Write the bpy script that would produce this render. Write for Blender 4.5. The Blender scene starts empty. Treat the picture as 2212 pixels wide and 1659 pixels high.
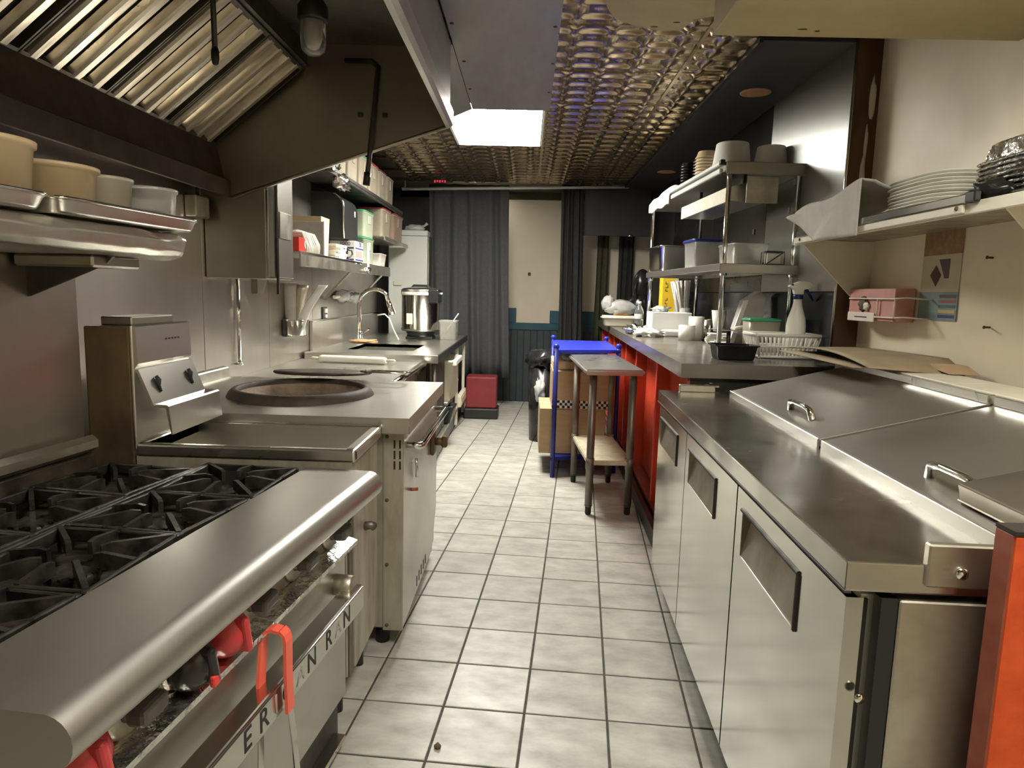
import bpy, bmesh, math, random
from mathutils import Vector, Matrix, noise

scene = bpy.context.scene
COL = scene.collection
PI = math.pi
R = math.radians

# ------------------------------------------------------------------ camera
cam_d = bpy.data.cameras.new('camera')
cam_d.sensor_fit = 'HORIZONTAL'
cam_d.sensor_width = 36.0
cam_d.lens = 1473.02 / 2212 * 36.0
cam_d.clip_start = 0.02
cam = bpy.data.objects.new('camera', cam_d)
COL.objects.link(cam)
CAM_YAW, CAM_PITCH, CAM_ROLL = R(-1.0813), R(-7.6236), R(1.5096)
_f = Vector((math.sin(CAM_YAW) * math.cos(CAM_PITCH), math.cos(CAM_YAW) * math.cos(CAM_PITCH), math.sin(CAM_PITCH)))
_r = Vector((math.cos(CAM_YAW), -math.sin(CAM_YAW), 0))
_u = _r.cross(_f)
_r2 = math.cos(CAM_ROLL) * _r + math.sin(CAM_ROLL) * _u
_u2 = -math.sin(CAM_ROLL) * _r + math.cos(CAM_ROLL) * _u
_m = Matrix((( _r2.x, _u2.x, -_f.x, 0), (_r2.y, _u2.y, -_f.y, 0), (_r2.z, _u2.z, -_f.z, 1.5474), (0, 0, 0, 1)))
cam.matrix_world = _m
scene.camera = cam

# ------------------------------------------------------------------ world, exposure
world = bpy.data.worlds.new('world')
scene.world = world
world.use_nodes = True
world.node_tree.nodes['Background'].inputs[0].default_value = (0.9, 0.85, 0.75, 1)
world.node_tree.nodes['Background'].inputs[1].default_value = 0.02
scene.view_settings.view_transform = 'Standard'
scene.view_settings.look = 'None'
scene.view_settings.exposure = 1.30
scene.view_settings.gamma = 1.0
scene.view_settings.use_curve_mapping = False
LAMP_MAIN = 27.0      # emission of the ceiling troffer in view
LAMP_REAR = 17.0      # emission of the second troffer, behind the photographer
LAMP_HALL = 5.0  # emission of the unseen passage panel, hidden behind the left curtain

# ------------------------------------------------------------------ helpers
OFF = {}
ORD = ['', 'second', 'third', 'fourth', 'fifth', 'sixth', 'seventh', 'eighth', 'ninth', 'tenth', 'eleventh']

def noise_mat(name, c1, c2=None, rough=0.5, rough2=None, metal=0.0, scale=8.0, stretch=(1, 1, 1), bump=0.0,
              bscale=None, trans=0.0, alpha=1.0, emit=0.0, ecol=None, detail=4.0, rand=0.0, spec=0.5, coat=0.0, lo=0.35, hi=0.65, ior=1.45, sss=0.0):
    m = bpy.data.materials.new(name)
    m.use_nodes = True
    nt = m.node_tree
    b = nt.nodes['Principled BSDF']
    N = nt.nodes.new
    L = nt.links.new
    c2 = c2 or c1
    tc = N('ShaderNodeTexCoord')
    mp = N('ShaderNodeMapping')
    mp.inputs['Scale'].default_value = stretch
    L(tc.outputs['Object'], mp.inputs['Vector'])
    nz = N('ShaderNodeTexNoise')
    nz.inputs['Scale'].default_value = scale
    nz.inputs['Detail'].default_value = detail
    nz.inputs['Roughness'].default_value = 0.6
    L(mp.outputs[0], nz.inputs['Vector'])
    rp = N('ShaderNodeMapRange')
    rp.inputs['From Min'].default_value = lo
    rp.inputs['From Max'].default_value = hi
    L(nz.outputs['Fac'], rp.inputs['Value'])
    mx = N('ShaderNodeMix')
    mx.data_type = 'RGBA'
    mx.inputs['A'].default_value = (*c1, 1)
    mx.inputs['B'].default_value = (*c2, 1)
    L(rp.outputs['Result'], mx.inputs['Factor'])
    col = mx.outputs['Result']
    if rand:
        oi = N('ShaderNodeObjectInfo')
        hv = N('ShaderNodeHueSaturation')
        mr = N('ShaderNodeMapRange')
        mr.inputs['To Min'].default_value = 1 - rand
        mr.inputs['To Max'].default_value = 1 + rand
        L(oi.outputs['Random'], mr.inputs['Value'])
        L(mr.outputs['Result'], hv.inputs['Value'])
        L(col, hv.inputs['Color'])
        col = hv.outputs['Color']
        ad = N('ShaderNodeVectorMath')
        ad.operation = 'ADD'
        ml = N('ShaderNodeMath'); ml.operation = 'MULTIPLY'; ml.inputs[1].default_value = 57.0
        L(oi.outputs['Random'], ml.inputs[0])
        L(mp.outputs[0], ad.inputs[0]); L(ml.outputs[0], ad.inputs[1])
        L(ad.outputs[0], nz.inputs['Vector'])
    L(col, b.inputs['Base Color'])
    b.inputs['Metallic'].default_value = metal
    b.inputs['Specular IOR Level'].default_value = spec
    b.inputs['IOR'].default_value = ior
    if rough2 is not None:
        rr = N('ShaderNodeMapRange')
        rr.inputs['From Min'].default_value = lo
        rr.inputs['From Max'].default_value = hi
        rr.inputs['To Min'].default_value = rough
        rr.inputs['To Max'].default_value = rough2
        L(nz.outputs['Fac'], rr.inputs['Value'])
        L(rr.outputs['Result'], b.inputs['Roughness'])
    else:
        b.inputs['Roughness'].default_value = rough
    b.inputs['Transmission Weight'].default_value = trans
    b.inputs['Alpha'].default_value = alpha
    b.inputs['Coat Weight'].default_value = coat
    if sss:
        b.inputs['Subsurface Weight'].default_value = sss
        b.inputs['Subsurface Radius'].default_value = (0.02, 0.02, 0.02)
    if emit:
        b.inputs['Emission Color'].default_value = (*(ecol or c1), 1)
        b.inputs['Emission Strength'].default_value = emit
    if bump:
        bp = N('ShaderNodeBump')
        bp.inputs['Strength'].default_value = bump
        bp.inputs['Distance'].default_value = 0.01
        if bscale:
            n2 = N('ShaderNodeTexNoise')
            n2.inputs['Scale'].default_value = bscale
            n2.inputs['Detail'].default_value = 3
            L(mp.outputs[0], n2.inputs['Vector'])
            L(n2.outputs['Fac'], bp.inputs['Height'])
        else:
            L(nz.outputs['Fac'], bp.inputs['Height'])
        L(bp.outputs[0], b.inputs['Normal'])
    return m

S = {}
def mk(name, *a, **k):
    S[name] = noise_mat(name, *a, **k)

# stainless in its several states
mk('steel', (.54, .52, .475), (.47, .45, .405), rough=.30, rough2=.37, metal=1, scale=1.6, stretch=(1, 1, 1.5))
mk('range_ledge', (.56, .545, .50), (.48, .465, .425), rough=.36, rough2=.43, metal=1, scale=1.5)
mk('steel_top', (.70, .685, .635), (.61, .595, .55), rough=.27, rough2=.36, metal=1, scale=1.5)
mk('steel_ledge', (.62, .61, .57), (.52, .51, .475), rough=.15, rough2=.28, metal=1, scale=3.5, bump=.02, bscale=5)
mk('steel_lid', (.60, .585, .54), (.53, .515, .475), rough=.36, rough2=.44, metal=1, scale=2)
mk('steel_door', (.63, .615, .57), (.57, .555, .51), rough=.13, rough2=.19, metal=1, scale=1.5)
mk('steel_wall', (.52, .495, .45), (.44, .415, .37), rough=.30, rough2=.40, metal=1, scale=1.2, stretch=(1, 1.5, .6))
mk('steel_worn', (.58, .56, .49), (.42, .385, .31), rough=.32, rough2=.5, metal=1, scale=6.0, stretch=(1, 1, 1), bump=.03, bscale=40)
mk('steel_painted', (.47, .44, .355), (.31, .275, .205), rough=.35, rough2=.5, metal=.5, scale=5.0, stretch=(2, 2, .6))
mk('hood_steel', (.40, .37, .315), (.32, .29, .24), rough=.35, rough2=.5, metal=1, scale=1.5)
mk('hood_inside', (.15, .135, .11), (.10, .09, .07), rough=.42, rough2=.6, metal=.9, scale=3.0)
mk('hood_front', (.36, .355, .34), (.30, .29, .275), rough=.36, rough2=.48, metal=.9, scale=3.0, stretch=(1, .3, 1))
mk('baffle', (.66, .61, .50), (.40, .345, .26), rough=.25, rough2=.42, metal=1, scale=5.0, stretch=(.6, 4, .6))
mk('chrome', (.80, .79, .75), (.72, .71, .67), rough=.10, metal=1, scale=5)
mk('dark_metal', (.10, .095, .085), (.06, .055, .05), rough=.45, rough2=.6, metal=.8, scale=6, bump=.02)
mk('cast_iron', (.012, .011, .010), (.05, .043, .035), rough=.25, rough2=.6, metal=.5, scale=14, bump=.10, bscale=60)
mk('burner_pan', (.022, .019, .016), (.075, .058, .04), rough=.3, rough2=.7, metal=.4, scale=9, bump=.12, bscale=40)
mk('rust_side', (.155, .105, .05), (.07, .045, .025), rough=.45, rough2=.7, metal=.5, scale=5, stretch=(1, 1, .5), bump=.05)
mk('foil', (.70, .68, .62), (.60, .58, .52), rough=.34, rough2=.42, metal=1, scale=6, bump=.10, bscale=22)
mk('foil_bright', (.85, .84, .80), (.6, .59, .55), rough=.12, rough2=.3, metal=1, scale=16, bump=.6, bscale=38)
# setting
mk('tile', (.515, .508, .452), (.30, .295, .252), rough=.36, rough2=.48, scale=6.5, stretch=(1, 1.7, 1), rand=.07, bump=.03, bscale=30, detail=9, lo=.3, hi=.70)
mk('grout', (.05, .048, .042), (.085, .078, .066), rough=.85, scale=40)
mk('plaster', (.80, .71, .54), (.74, .65, .485), rough=.40, rough2=.5, scale=2.5, bump=.02, bscale=70)
mk('tan_ceiling', (.40, .325, .175), (.34, .27, .14), rough=.55, scale=3, bump=.03, bscale=60)
mk('hall_plaster', (.62, .55, .43), (.57, .50, .38), rough=.7, scale=2)
mk('teal', (.016, .075, .105), (.012, .06, .085), rough=.45, scale=6)
mk('plank', (.040, .055, .060), (.028, .040, .045), rough=.5, scale=6, rand=.12)
mk('black_wall', (.022, .020, .021), (.032, .03, .03), rough=.5, scale=3)
mk('black_gloss', (.012, .013, .02), (.02, .02, .03), rough=.12, rough2=.25, scale=4)
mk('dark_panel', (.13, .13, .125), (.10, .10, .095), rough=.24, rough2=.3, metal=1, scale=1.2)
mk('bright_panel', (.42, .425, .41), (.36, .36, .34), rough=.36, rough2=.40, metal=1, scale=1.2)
mk('wood_brown', (.115, .052, .018), (.055, .026, .010), rough=.4, rough2=.6, scale=3, stretch=(2, 2, .5))
mk('tin', (.43, .335, .205), (.31, .235, .14), rough=.20, rough2=.30, metal=1, scale=3)
mk('ceiling_base', (.08, .07, .055), rough=.7)
mk('diffuser', (1, 1, .97), rough=.5, emit=LAMP_MAIN, ecol=(1.0, .965, .875))
mk('diffuser_rear', (1, 1, .97), rough=.5, emit=LAMP_REAR, ecol=(1.0, .95, .83))
mk('diffuser_hall', (1, 1, .97), rough=.5, emit=LAMP_HALL, ecol=(1.0, .95, .83))
mk('lamp_frame', (.75, .74, .70), rough=.4)
mk('curtain', (.058, .062, .064), (.072, .076, .078), rough=.85, scale=30)
mk('curtain_black', (.022, .023, .022), (.034, .035, .033), rough=.85, scale=30)
mk('curtain_olive', (.045, .046, .025), (.06, .06, .035), rough=.85, scale=30)
mk('maroon', (.20, .028, .032), (.16, .02, .025), rough=.45, scale=4)
mk('rod', (.62, .56, .44), rough=.4)
# paints, plastics, papers
mk('red_paint', (.56, .062, .026), (.50, .05, .02), rough=.35, rough2=.5, scale=8, bump=.02)
mk('orange_paint', (.72, .105, .02), (.60, .075, .014), rough=.35, rough2=.5, scale=20)
mk('red_edge', (.23, .055, .035), (.30, .09, .06), rough=.5, scale=12)
mk('counter_top', (.135, .118, .098), (.155, .135, .11), rough=.20, rough2=.27, scale=4)
mk('black_board', (.018, .016, .014), (.03, .027, .022), rough=.4, scale=8)
mk('bare_wood', (.52, .33, .17), rough=.7)
mk('blue_plastic', (.030, .045, .50), (.022, .035, .40), rough=.35, scale=9)
mk('blue_paint', (.014, .022, .20), (.010, .016, .14), rough=.4, scale=9)
mk('navy', (.010, .018, .09), rough=.35)
mk('galv', (.24, .215, .175), (.14, .12, .095), rough=.4, rough2=.6, metal=.8, scale=9, stretch=(1, 1, .4))
mk('board_shelf', (.55, .50, .37), (.42, .37, .26), rough=.5, rough2=.7, metal=.3, scale=10)
mk('rubber', (.012, .012, .012), rough=.6)
mk('cardboard', (.46, .325, .19), (.41, .285, .16), rough=.8, scale=5, stretch=(1, 1, 6))
mk('cardboard_pale', (.66, .52, .32), (.60, .46, .28), rough=.8, scale=6)
mk('cardboard_old', (.34, .265, .17), (.26, .20, .125), rough=.65, scale=4)
mk('white_plastic', (.80, .78, .70), (.74, .72, .64), rough=.4, scale=6)
mk('off_white', (.66, .62, .50), (.58, .54, .43), rough=.5, scale=6)
mk('white_paper', (.82, .80, .73), (.74, .72, .65), rough=.75, scale=9)
mk('white_foam', (.86, .86, .82), rough=.6)
mk('white_cloth', (.78, .75, .66), (.68, .65, .57), rough=.9, scale=12, bump=.1)
mk('grey_cloth', (.50, .475, .44), (.44, .415, .38), rough=.9, scale=12, bump=.05)
mk('white_enamel', (.62, .64, .60), (.58, .60, .55), rough=.35, scale=4)
mk('clear_plastic', (.84, .83, .78), (.78, .77, .71), rough=.2, trans=.72, scale=6)
mk('cloudy_plastic', (.56, .50, .39), (.46, .40, .30), rough=.35, trans=.35, scale=6)
mk('cloudy_green', (.58, .64, .48), (.52, .58, .42), rough=.35, trans=.25, scale=6)
mk('brown_plastic', (.36, .26, .19), (.28, .20, .14), rough=.4, trans=.1, scale=6)
mk('tan_plastic', (.60, .47, .29), (.52, .39, .22), rough=.4, trans=.25, scale=6)
mk('orange_food', (.55, .22, .06), (.45, .17, .04), rough=.6, scale=20)
mk('grey_food', (.16, .145, .125), rough=.5)
mk('bag_plastic', (.70, .70, .66), (.60, .60, .56), rough=.2, trans=.35, scale=8)
mk('water', (.85, .92, .95), rough=.05, trans=.9, ior=1.33)
mk('glass', (.9, .9, .88), rough=.08, trans=.9)
mk('green_lid', (.05, .36, .17), (.04, .30, .14), rough=.35)
mk('red_lid', (.40, .055, .045), (.34, .04, .035), rough=.35)
mk('maroon_lid', (.20, .05, .045), rough=.35)
mk('red_plastic', (.62, .05, .035), (.54, .04, .03), rough=.35)
mk('coral', (.80, .14, .085), (.74, .11, .07), rough=.4)
mk('knob_red', (.50, .045, .05), (.42, .035, .04), rough=.3, scale=10)
mk('knob_grey', (.10, .095, .085), (.07, .065, .06), rough=.38, rough2=.5, metal=.2, scale=10)
mk('knob_black', (.02, .018, .017), rough=.22)
mk('black_plastic', (.012, .012, .012), (.02, .02, .02), rough=.22, scale=8)
mk('black_satin', (.02, .021, .021), rough=.35)
mk('black_bag', (.010, .010, .010), (.02, .02, .02), rough=.25, scale=9, bump=.2)
mk('pink_paper', (.55, .27, .22), (.48, .22, .18), rough=.6, scale=9)
mk('white_wire', (.70, .66, .58), rough=.35)
mk('yellow_card', (.80, .55, .03), (.74, .48, .02), rough=.6)
mk('ink', (.012, .011, .012), rough=.5)
mk('ink_faint', (.30, .28, .25), rough=.6)
mk('ink_blue', (.04, .04, .16), rough=.6)
mk('clay', (.34, .26, .19), (.13, .09, .062), rough=.85, scale=7, bump=.15, bscale=20)
mk('burnt', (.028, .022, .017), (.07, .05, .035), rough=.55, rough2=.8, scale=12, bump=.1)
mk('lid_iron', (.11, .092, .07), (.055, .045, .035), rough=.5, rough2=.7, metal=.6, scale=8)
mk('can_trim', (.50, .27, .13), (.42, .22, .10), rough=.5)
mk('red_glow', (.5, .02, .05), rough=.4, emit=.35, ecol=(1, .03, .10))
mk('poster_paper', (.56, .49, .36), (.48, .42, .30), rough=.5, scale=6)
mk('poster_brown', (.20, .095, .04), (.33, .19, .08), rough=.45, scale=18)
mk('poster_teal', (.15, .235, .24), (.23, .30, .29), rough=.45, scale=5)
mk('poster_maroon', (.09, .025, .03), rough=.5)
mk('poster_purple', (.10, .055, .07), rough=.5)
mk('poster_yellow', (.52, .40, .15), rough=.5)
mk('poster_green', (.05, .12, .08), rough=.5)
mk('dirt', (.10, .065, .04), rough=.8)
mk('bread', (.55, .30, .10), rough=.7)

def anisotropic(mname, amount, rot):
    nt = S[mname].node_tree
    b = nt.nodes['Principled BSDF']
    tg = nt.nodes.new('ShaderNodeTangent'); tg.direction_type = 'RADIAL'; tg.axis = 'Z'
    nt.links.new(tg.outputs[0], b.inputs['Tangent'])
    b.inputs['Anisotropic'].default_value = amount
    b.inputs['Anisotropic Rotation'].default_value = rot
anisotropic('bright_panel', .9, 0.0)

class MB:
    """collects shapes into one bmesh; build() links it as one mesh object"""
    def __init__(self):
        self.bm = bmesh.new()

    def _merge(self, tb):
        vm = {}
        for v in tb.verts:
            vm[v] = self.bm.verts.new(v.co)
        for f in tb.faces:
            try:
                nf = self.bm.faces.new([vm[v] for v in f.verts])
                nf.smooth = f.smooth
            except ValueError:
                pass
        tb.free()

    def box(self, x0, x1, y0, y1, z0, z1, bev=0, seg=2, mat=None):
        x0, x1 = min(x0, x1), max(x0, x1); y0, y1 = min(y0, y1), max(y0, y1); z0, z1 = min(z0, z1), max(z0, z1)
        tb = bmesh.new()
        bmesh.ops.create_cube(tb, size=1)
        for v in tb.verts:
            v.co = Vector(((x0 + x1) / 2 + v.co.x * (x1 - x0), (y0 + y1) / 2 + v.co.y * (y1 - y0), (z0 + z1) / 2 + v.co.z * (z1 - z0)))
        if bev:
            bmesh.ops.bevel(tb, geom=tb.edges[:], offset=bev, segments=seg, affect='EDGES', profile=.5)
        if mat is not None:
            bmesh.ops.transform(tb, matrix=mat, verts=tb.verts)
        self._merge(tb)
        return self

    def poly(self, pts):
        vs = [self.bm.verts.new(p) for p in pts]
        self.bm.faces.new(vs)
        return self

    def prism(self, pts, axis, a, b, bev=0):
        """pts: 2D outline in the two axes other than axis, extruded from a to b"""
        tb = bmesh.new()
        def P(p, t):
            if axis == 'x': return (t, p[0], p[1])
            if axis == 'y': return (p[0], t, p[1])
            return (p[0], p[1], t)
        lo = [tb.verts.new(P(p, a)) for p in pts]
        hi = [tb.verts.new(P(p, b)) for p in pts]
        n = len(pts)
        tb.faces.new(lo); tb.faces.new(hi[::-1])
        for i in range(n):
            tb.faces.new([lo[i], hi[i], hi[(i + 1) % n], lo[(i + 1) % n]])
        bmesh.ops.recalc_face_normals(tb, faces=tb.faces)
        if bev:
            bmesh.ops.bevel(tb, geom=tb.edges[:], offset=bev, segments=2, affect='EDGES')
        self._merge(tb)
        return self

    def tube(self, pts, r, seg=10, caps=True, radii=None, smooth=True, flat=1.0, closed=False):
        pts = [Vector(p) for p in pts]
        rings = []
        n = len(pts)
        prev = None
        for i, p in enumerate(pts):
            if closed:
                t = pts[(i + 1) % n] - pts[i - 1]
            elif i == 0: t = pts[1] - pts[0]
            elif i == n - 1: t = pts[-1] - pts[-2]
            else: t = (pts[i + 1] - pts[i]).normalized() + (pts[i] - pts[i - 1]).normalized()
            t.normalize()
            if prev is None:
                a = Vector((0, 0, 1)) if abs(t.z) < .9 else Vector((1, 0, 0))
                u = t.cross(a).normalized()
            else:
                u = (prev - t * prev.dot(t))
                if u.length < 1e-6: u = t.cross(Vector((0, 0, 1)))
                u.normalize()
            prev = u
            w = t.cross(u).normalized()
            rr = radii[i] if radii else r
            rings.append([self.bm.verts.new(p + u * math.cos(k * 2 * PI / seg) * rr + w * math.sin(k * 2 * PI / seg) * rr * flat) for k in range(seg)])
        m = n if closed else n - 1
        for i in range(m):
            A, B = rings[i], rings[(i + 1) % n]
            for k in range(seg):
                f = self.bm.faces.new([A[k], A[(k + 1) % seg], B[(k + 1) % seg], B[k]])
                f.smooth = smooth
        if caps and not closed:
            self.bm.faces.new(rings[0][::-1]); self.bm.faces.new(rings[-1])
        return self

    def cyl(self, p0, p1, r, seg=16, r1=None):
        return self.tube([p0, p1], r, seg, radii=[r, r if r1 is None else r1])

    def lathe(self, prof, c=(0, 0, 0), seg=24, smooth=True, mat=None, sq=None, ang=2 * PI, caps=True):
        """prof: (radius, z) list; sq = superellipse exponent and x/y half sizes for rounded-rect sections"""
        c = Vector(c)
        rings = []
        for r_, z_ in prof:
            ring = []
            for k in range(seg):
                t = k * ang / seg
                cx, cy = math.cos(t), math.sin(t)
                if sq:
                    e, ax, ay = sq
                    cx = math.copysign(abs(cx) ** e, cx) * ax
                    cy = math.copysign(abs(cy) ** e, cy) * ay
                v = Vector((cx * r_, cy * r_, z_))
                if mat is not None: v = mat @ v
                ring.append(self.bm.verts.new(c + v))
            rings.append(ring)
        for i in range(len(rings) - 1):
            A, B = rings[i], rings[i + 1]
            for k in range(seg):
                f = self.bm.faces.new([A[k], A[(k + 1) % seg], B[(k + 1) % seg], B[k]])
                f.smooth = smooth
        if caps and prof[0][0] > 1e-5: self.bm.faces.new(rings[0][::-1])
        if caps and prof[-1][0] > 1e-5: self.bm.faces.new(rings[-1])
        return self

    def grid(self, fn, nu, nv, smooth=True):
        vs = [[self.bm.verts.new(fn(i / nu, j / nv)) for j in range(nv + 1)] for i in range(nu + 1)]
        for i in range(nu):
            for j in range(nv):
                f = self.bm.faces.new([vs[i][j], vs[i + 1][j], vs[i + 1][j + 1], vs[i][j + 1]])
                f.smooth = smooth
        return self

    def blob(self, c, s, amp=.25, freq=3.0, sub=3, seed=0, smooth=True, flatbase=None):
        tb = bmesh.new()
        bmesh.ops.create_icosphere(tb, subdivisions=sub, radius=1)
        c = Vector(c)
        for v in tb.verts:
            n = noise.noise(v.co * freq + Vector((seed * 7.3, seed * 3.1, seed))) + .5 * noise.noise(v.co * freq * 2.3 + Vector((seed, 5, 1)))
            d = v.co * (1 + amp * n)
            v.co = Vector((c.x + d.x * s[0], c.y + d.y * s[1], c.z + d.z * s[2]))
            if flatbase is not None and v.co.z < flatbase: v.co.z = flatbase
        for f in tb.faces: f.smooth = smooth
        self._merge(tb)
        return self

    def build(self, name, mat, parent=None, off=None, solid=0):
        me = bpy.data.meshes.new(name)
        o_ = off
        if o_ is None and parent is not None:
            o_ = OFF.get(parent.name, Vector((0, 0, 0)))
        if o_ is not None:
            for v in self.bm.verts: v.co -= o_
        bmesh.ops.recalc_face_normals(self.bm, faces=self.bm.faces) if solid == 0 else None
        self.bm.to_mesh(me)
        self.bm.free()
        ob = bpy.data.objects.new(name, me)
        COL.objects.link(ob)
        me.materials.append(S[mat] if isinstance(mat, str) else mat)
        if parent is not None:
            ob.parent = parent
            OFF[ob.name] = o_
        if solid > 0:
            md = ob.modifiers.new('thickness', 'SOLIDIFY'); md.thickness = solid; md.offset = 0
        return ob

def thing(name, label, cat, loc=(0, 0, 0), rotz=0.0, group=None, local=False):
    """an Empty at the base; parts are given in world coordinates unless local"""
    o = bpy.data.objects.new(name, None)
    o.empty_display_size = .05
    COL.objects.link(o)
    o.location = loc
    o.rotation_euler = (0, 0, rotz)
    o['label'] = label; o['category'] = cat
    if group: o['group'] = group
    OFF[o.name] = Vector((0, 0, 0)) if local else Vector(loc)
    return o

def tag(o, label, cat, group=None):
    o['label'] = label; o['category'] = cat
    if group: o['group'] = group
    return o

def lab(o, label):
    o['label'] = label
    return o

def struct(o, label=None, cat=None):
    o['kind'] = 'structure'
    if label: o['label'] = label
    if cat: o['category'] = cat
    return o

def repeat(first, places, label, cat, group):
    """single-mesh thing copied to each place (x, y, z, rotz); every copy is a thing of its own"""
    for i, (x, y, z, a) in enumerate(places):
        o = first if i == 0 else first.copy()
        if i: COL.objects.link(o)
        o.location = (x, y, z); o.rotation_euler = (0, 0, a)
        l = label
        if '{}' in label:
            n = len(places)
            l = label.format('bottom' if i == 0 else 'topmost' if i == n - 1 else ORD[i] + ' from the bottom,')
            l = ' '.join(l.split())
        tag(o, l, cat, group)

def text_mesh(name, body, size, mat, parent, M4, extrude=.0006):
    cu = bpy.data.curves.new(name, 'FONT')
    cu.body = body; cu.size = size; cu.extrude = extrude; cu.align_x = 'CENTER'; cu.align_y = 'CENTER'
    tmp = bpy.data.objects.new(name + '_tmp', cu)
    COL.objects.link(tmp)
    dg = bpy.context.evaluated_depsgraph_get()
    me = bpy.data.meshes.new_from_object(tmp.evaluated_get(dg))
    bpy.data.objects.remove(tmp); bpy.data.curves.remove(cu)
    me.transform(M4)
    if parent is not None: me.transform(Matrix.Translation(-OFF.get(parent.name, Vector((0, 0, 0)))))
    me.materials.clear(); me.materials.append(S[mat])
    ob = bpy.data.objects.new(name, me); COL.objects.link(ob); ob.parent = parent
    return ob

def basis(o, x, y):
    x = Vector(x).normalized(); y = Vector(y).normalized(); z = x.cross(y)
    return Matrix(((x.x, y.x, z.x, o[0]), (x.y, y.y, z.y, o[1]), (x.z, y.z, z.z, o[2]), (0, 0, 0, 1)))

# ================================================================== THE SETTING
CEIL = 2.93
# floor: grout bed with single tiles
fl = struct(MB().box(-2.0, 2.0, -1.9, 9.85, -.06, -.004).build('floor', 'grout'), 'grey grout bed of the kitchen floor under cream ceramic tiles', 'floor')
TA = R(4.5); TT = .305
def grid_pt(c, j):
    x = (c - 2.49543) * TT; y = (j + 6.69568) * TT
    return Vector((x * math.cos(TA) + y * math.sin(TA), -x * math.sin(TA) + y * math.cos(TA), 0))
def tile_shape(bm, M):
    h, b = (TT - .0085) / 2, .002
    lo = [bm.verts.new(M @ Vector((sx * h, sy * h, -.006))) for sx, sy in ((-1, -1), (1, -1), (1, 1), (-1, 1))]
    mid = [bm.verts.new(M @ Vector((sx * h, sy * h, -.0015))) for sx, sy in ((-1, -1), (1, -1), (1, 1), (-1, 1))]
    hi = [bm.verts.new(M @ Vector((sx * (h - b), sy * (h - b), 0))) for sx, sy in ((-1, -1), (1, -1), (1, 1), (-1, 1))]
    bm.faces.new(hi)
    for A, B in ((lo, mid), (mid, hi)):
        for k in range(4): bm.faces.new([A[k], A[(k + 1) % 4], B[(k + 1) % 4], B[k]])
tm = MB(); tile_shape(tm.bm, Matrix.Identity(4))
tile0 = tm.build('floor_tile', 'tile', fl)
rest = MB(); first = True
for c in range(-10, 12):
    for j in range(-13, 26):
        p = grid_pt(c + .5, j + .5)
        if not (-1.85 < p.x < 1.8 and -1.7 < p.y < 9.7): continue
        if -.98 < p.x < 1.02 and 1.55 < p.y < 9.7:
            if first: o = tile0; first = False
            else:
                o = tile0.copy(); COL.objects.link(o)
            o.parent = fl
            o.location = p + Vector((0, 0, random.Random(c * 91 + j).uniform(-.0006, .0006)))
            o.rotation_euler = (0, 0, -TA)
        else:
            tile_shape(rest.bm, Matrix.Translation(p) @ Matrix.Rotation(-TA, 4, 'Z'))
o = rest.build('floor_tile_field', 'tile', fl); o['kind'] = 'stuff'

# walls
wl = struct(MB().box(-2.0, -1.905, -1.9, 9.85, -.06, 3.1).build('wall_left', 'black_wall'), 'black painted left wall behind the cooking line', 'wall')
for (y0, y1, z0, z1) in ((-1.8, .6, 0, 2.9), (.606, 2.3, 0, 2.9), (2.306, 3.98, 0, 2.9), (3.986, 5.0, 0, 2.9), (5.006, 6.03, 0, 2.9), (6.036, 8.62, 0, 1.74)):
    MB().box(-1.905, -1.897, y0, y1, z0, z1, .0015, 1).build('steel_panel', 'steel_wall', wl)
wr = struct(MB().box(1.85, 1.98, -1.9, 3.86, -.06, 3.1).build('wall_right', 'plaster'), 'beige plaster right wall with nails and a calendar', 'wall')
MB().box(1.715, 1.86, 3.86, 3.95, 0, 2.93).build('wall_return', 'wood_brown', wr)['label'] = 'brown wooden end face where the wall steps in'
# flaking plaster streaks on the brown face
for (x, z, w, h, s) in ((1.815, 2.62, .018, .12, 1), (1.795, 2.18, .016, .17, 2), (1.80, 2.40, .010, .09, 3)):
    b = MB(); b.blob((x, 3.858, z), (w, .003, h), .4, 2.0, 2, s); b.build('plaster_patch', 'off_white', wr)
wf = struct(MB().box(1.715, 1.98, 3.95, 9.85, -.06, 3.1).build('wall_right_far', 'black_wall'), 'dark wall behind the counter with steel cladding', 'wall')
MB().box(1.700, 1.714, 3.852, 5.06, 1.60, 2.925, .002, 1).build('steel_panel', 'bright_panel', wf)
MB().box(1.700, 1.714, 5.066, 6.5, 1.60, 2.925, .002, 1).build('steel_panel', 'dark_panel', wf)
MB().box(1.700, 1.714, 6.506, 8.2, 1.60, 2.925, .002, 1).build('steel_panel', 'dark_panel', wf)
MB().box(1.700, 1.714, 3.852, 8.2, 1.19, 1.595, .002, 1).build('glass_panel', 'black_gloss', wf)
MB().cyl((1.706, 3.85, 1.2), (1.706, 3.85, 2.925), .008, 8).build('corner_trim', 'chrome', wf)
for (y, z) in ((4.55, 2.30), (4.62, 2.13), (5.3, 2.05)):
    MB().box(1.69, 1.70, y - .012, y + .012, z - .02, z + .02, .003).build('wall_clip', 'steel', wf)
wb = struct(MB().box(-2.0, 2.0, 9.72, 9.85, -.06, 3.1).build('wall_back', 'hall_plaster'), 'beige end wall with teal chair rail and dark vertical boards', 'wall')
MB().box(-1.3, 1.7, 9.713, 9.72, 0, 1.03).build('board_backing', 'black_wall', wb)
x = -1.25
while x < 1.7:
    MB().box(x, x + .088, 9.705, 9.72, .0, 1.03, .004, 1).build('plank', 'plank', wb)
    x += .094
MB().box(-1.8, 1.7, 9.69, 9.72, 1.03, 1.13, .004, 1).build('chair_rail', 'teal', wb)
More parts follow.
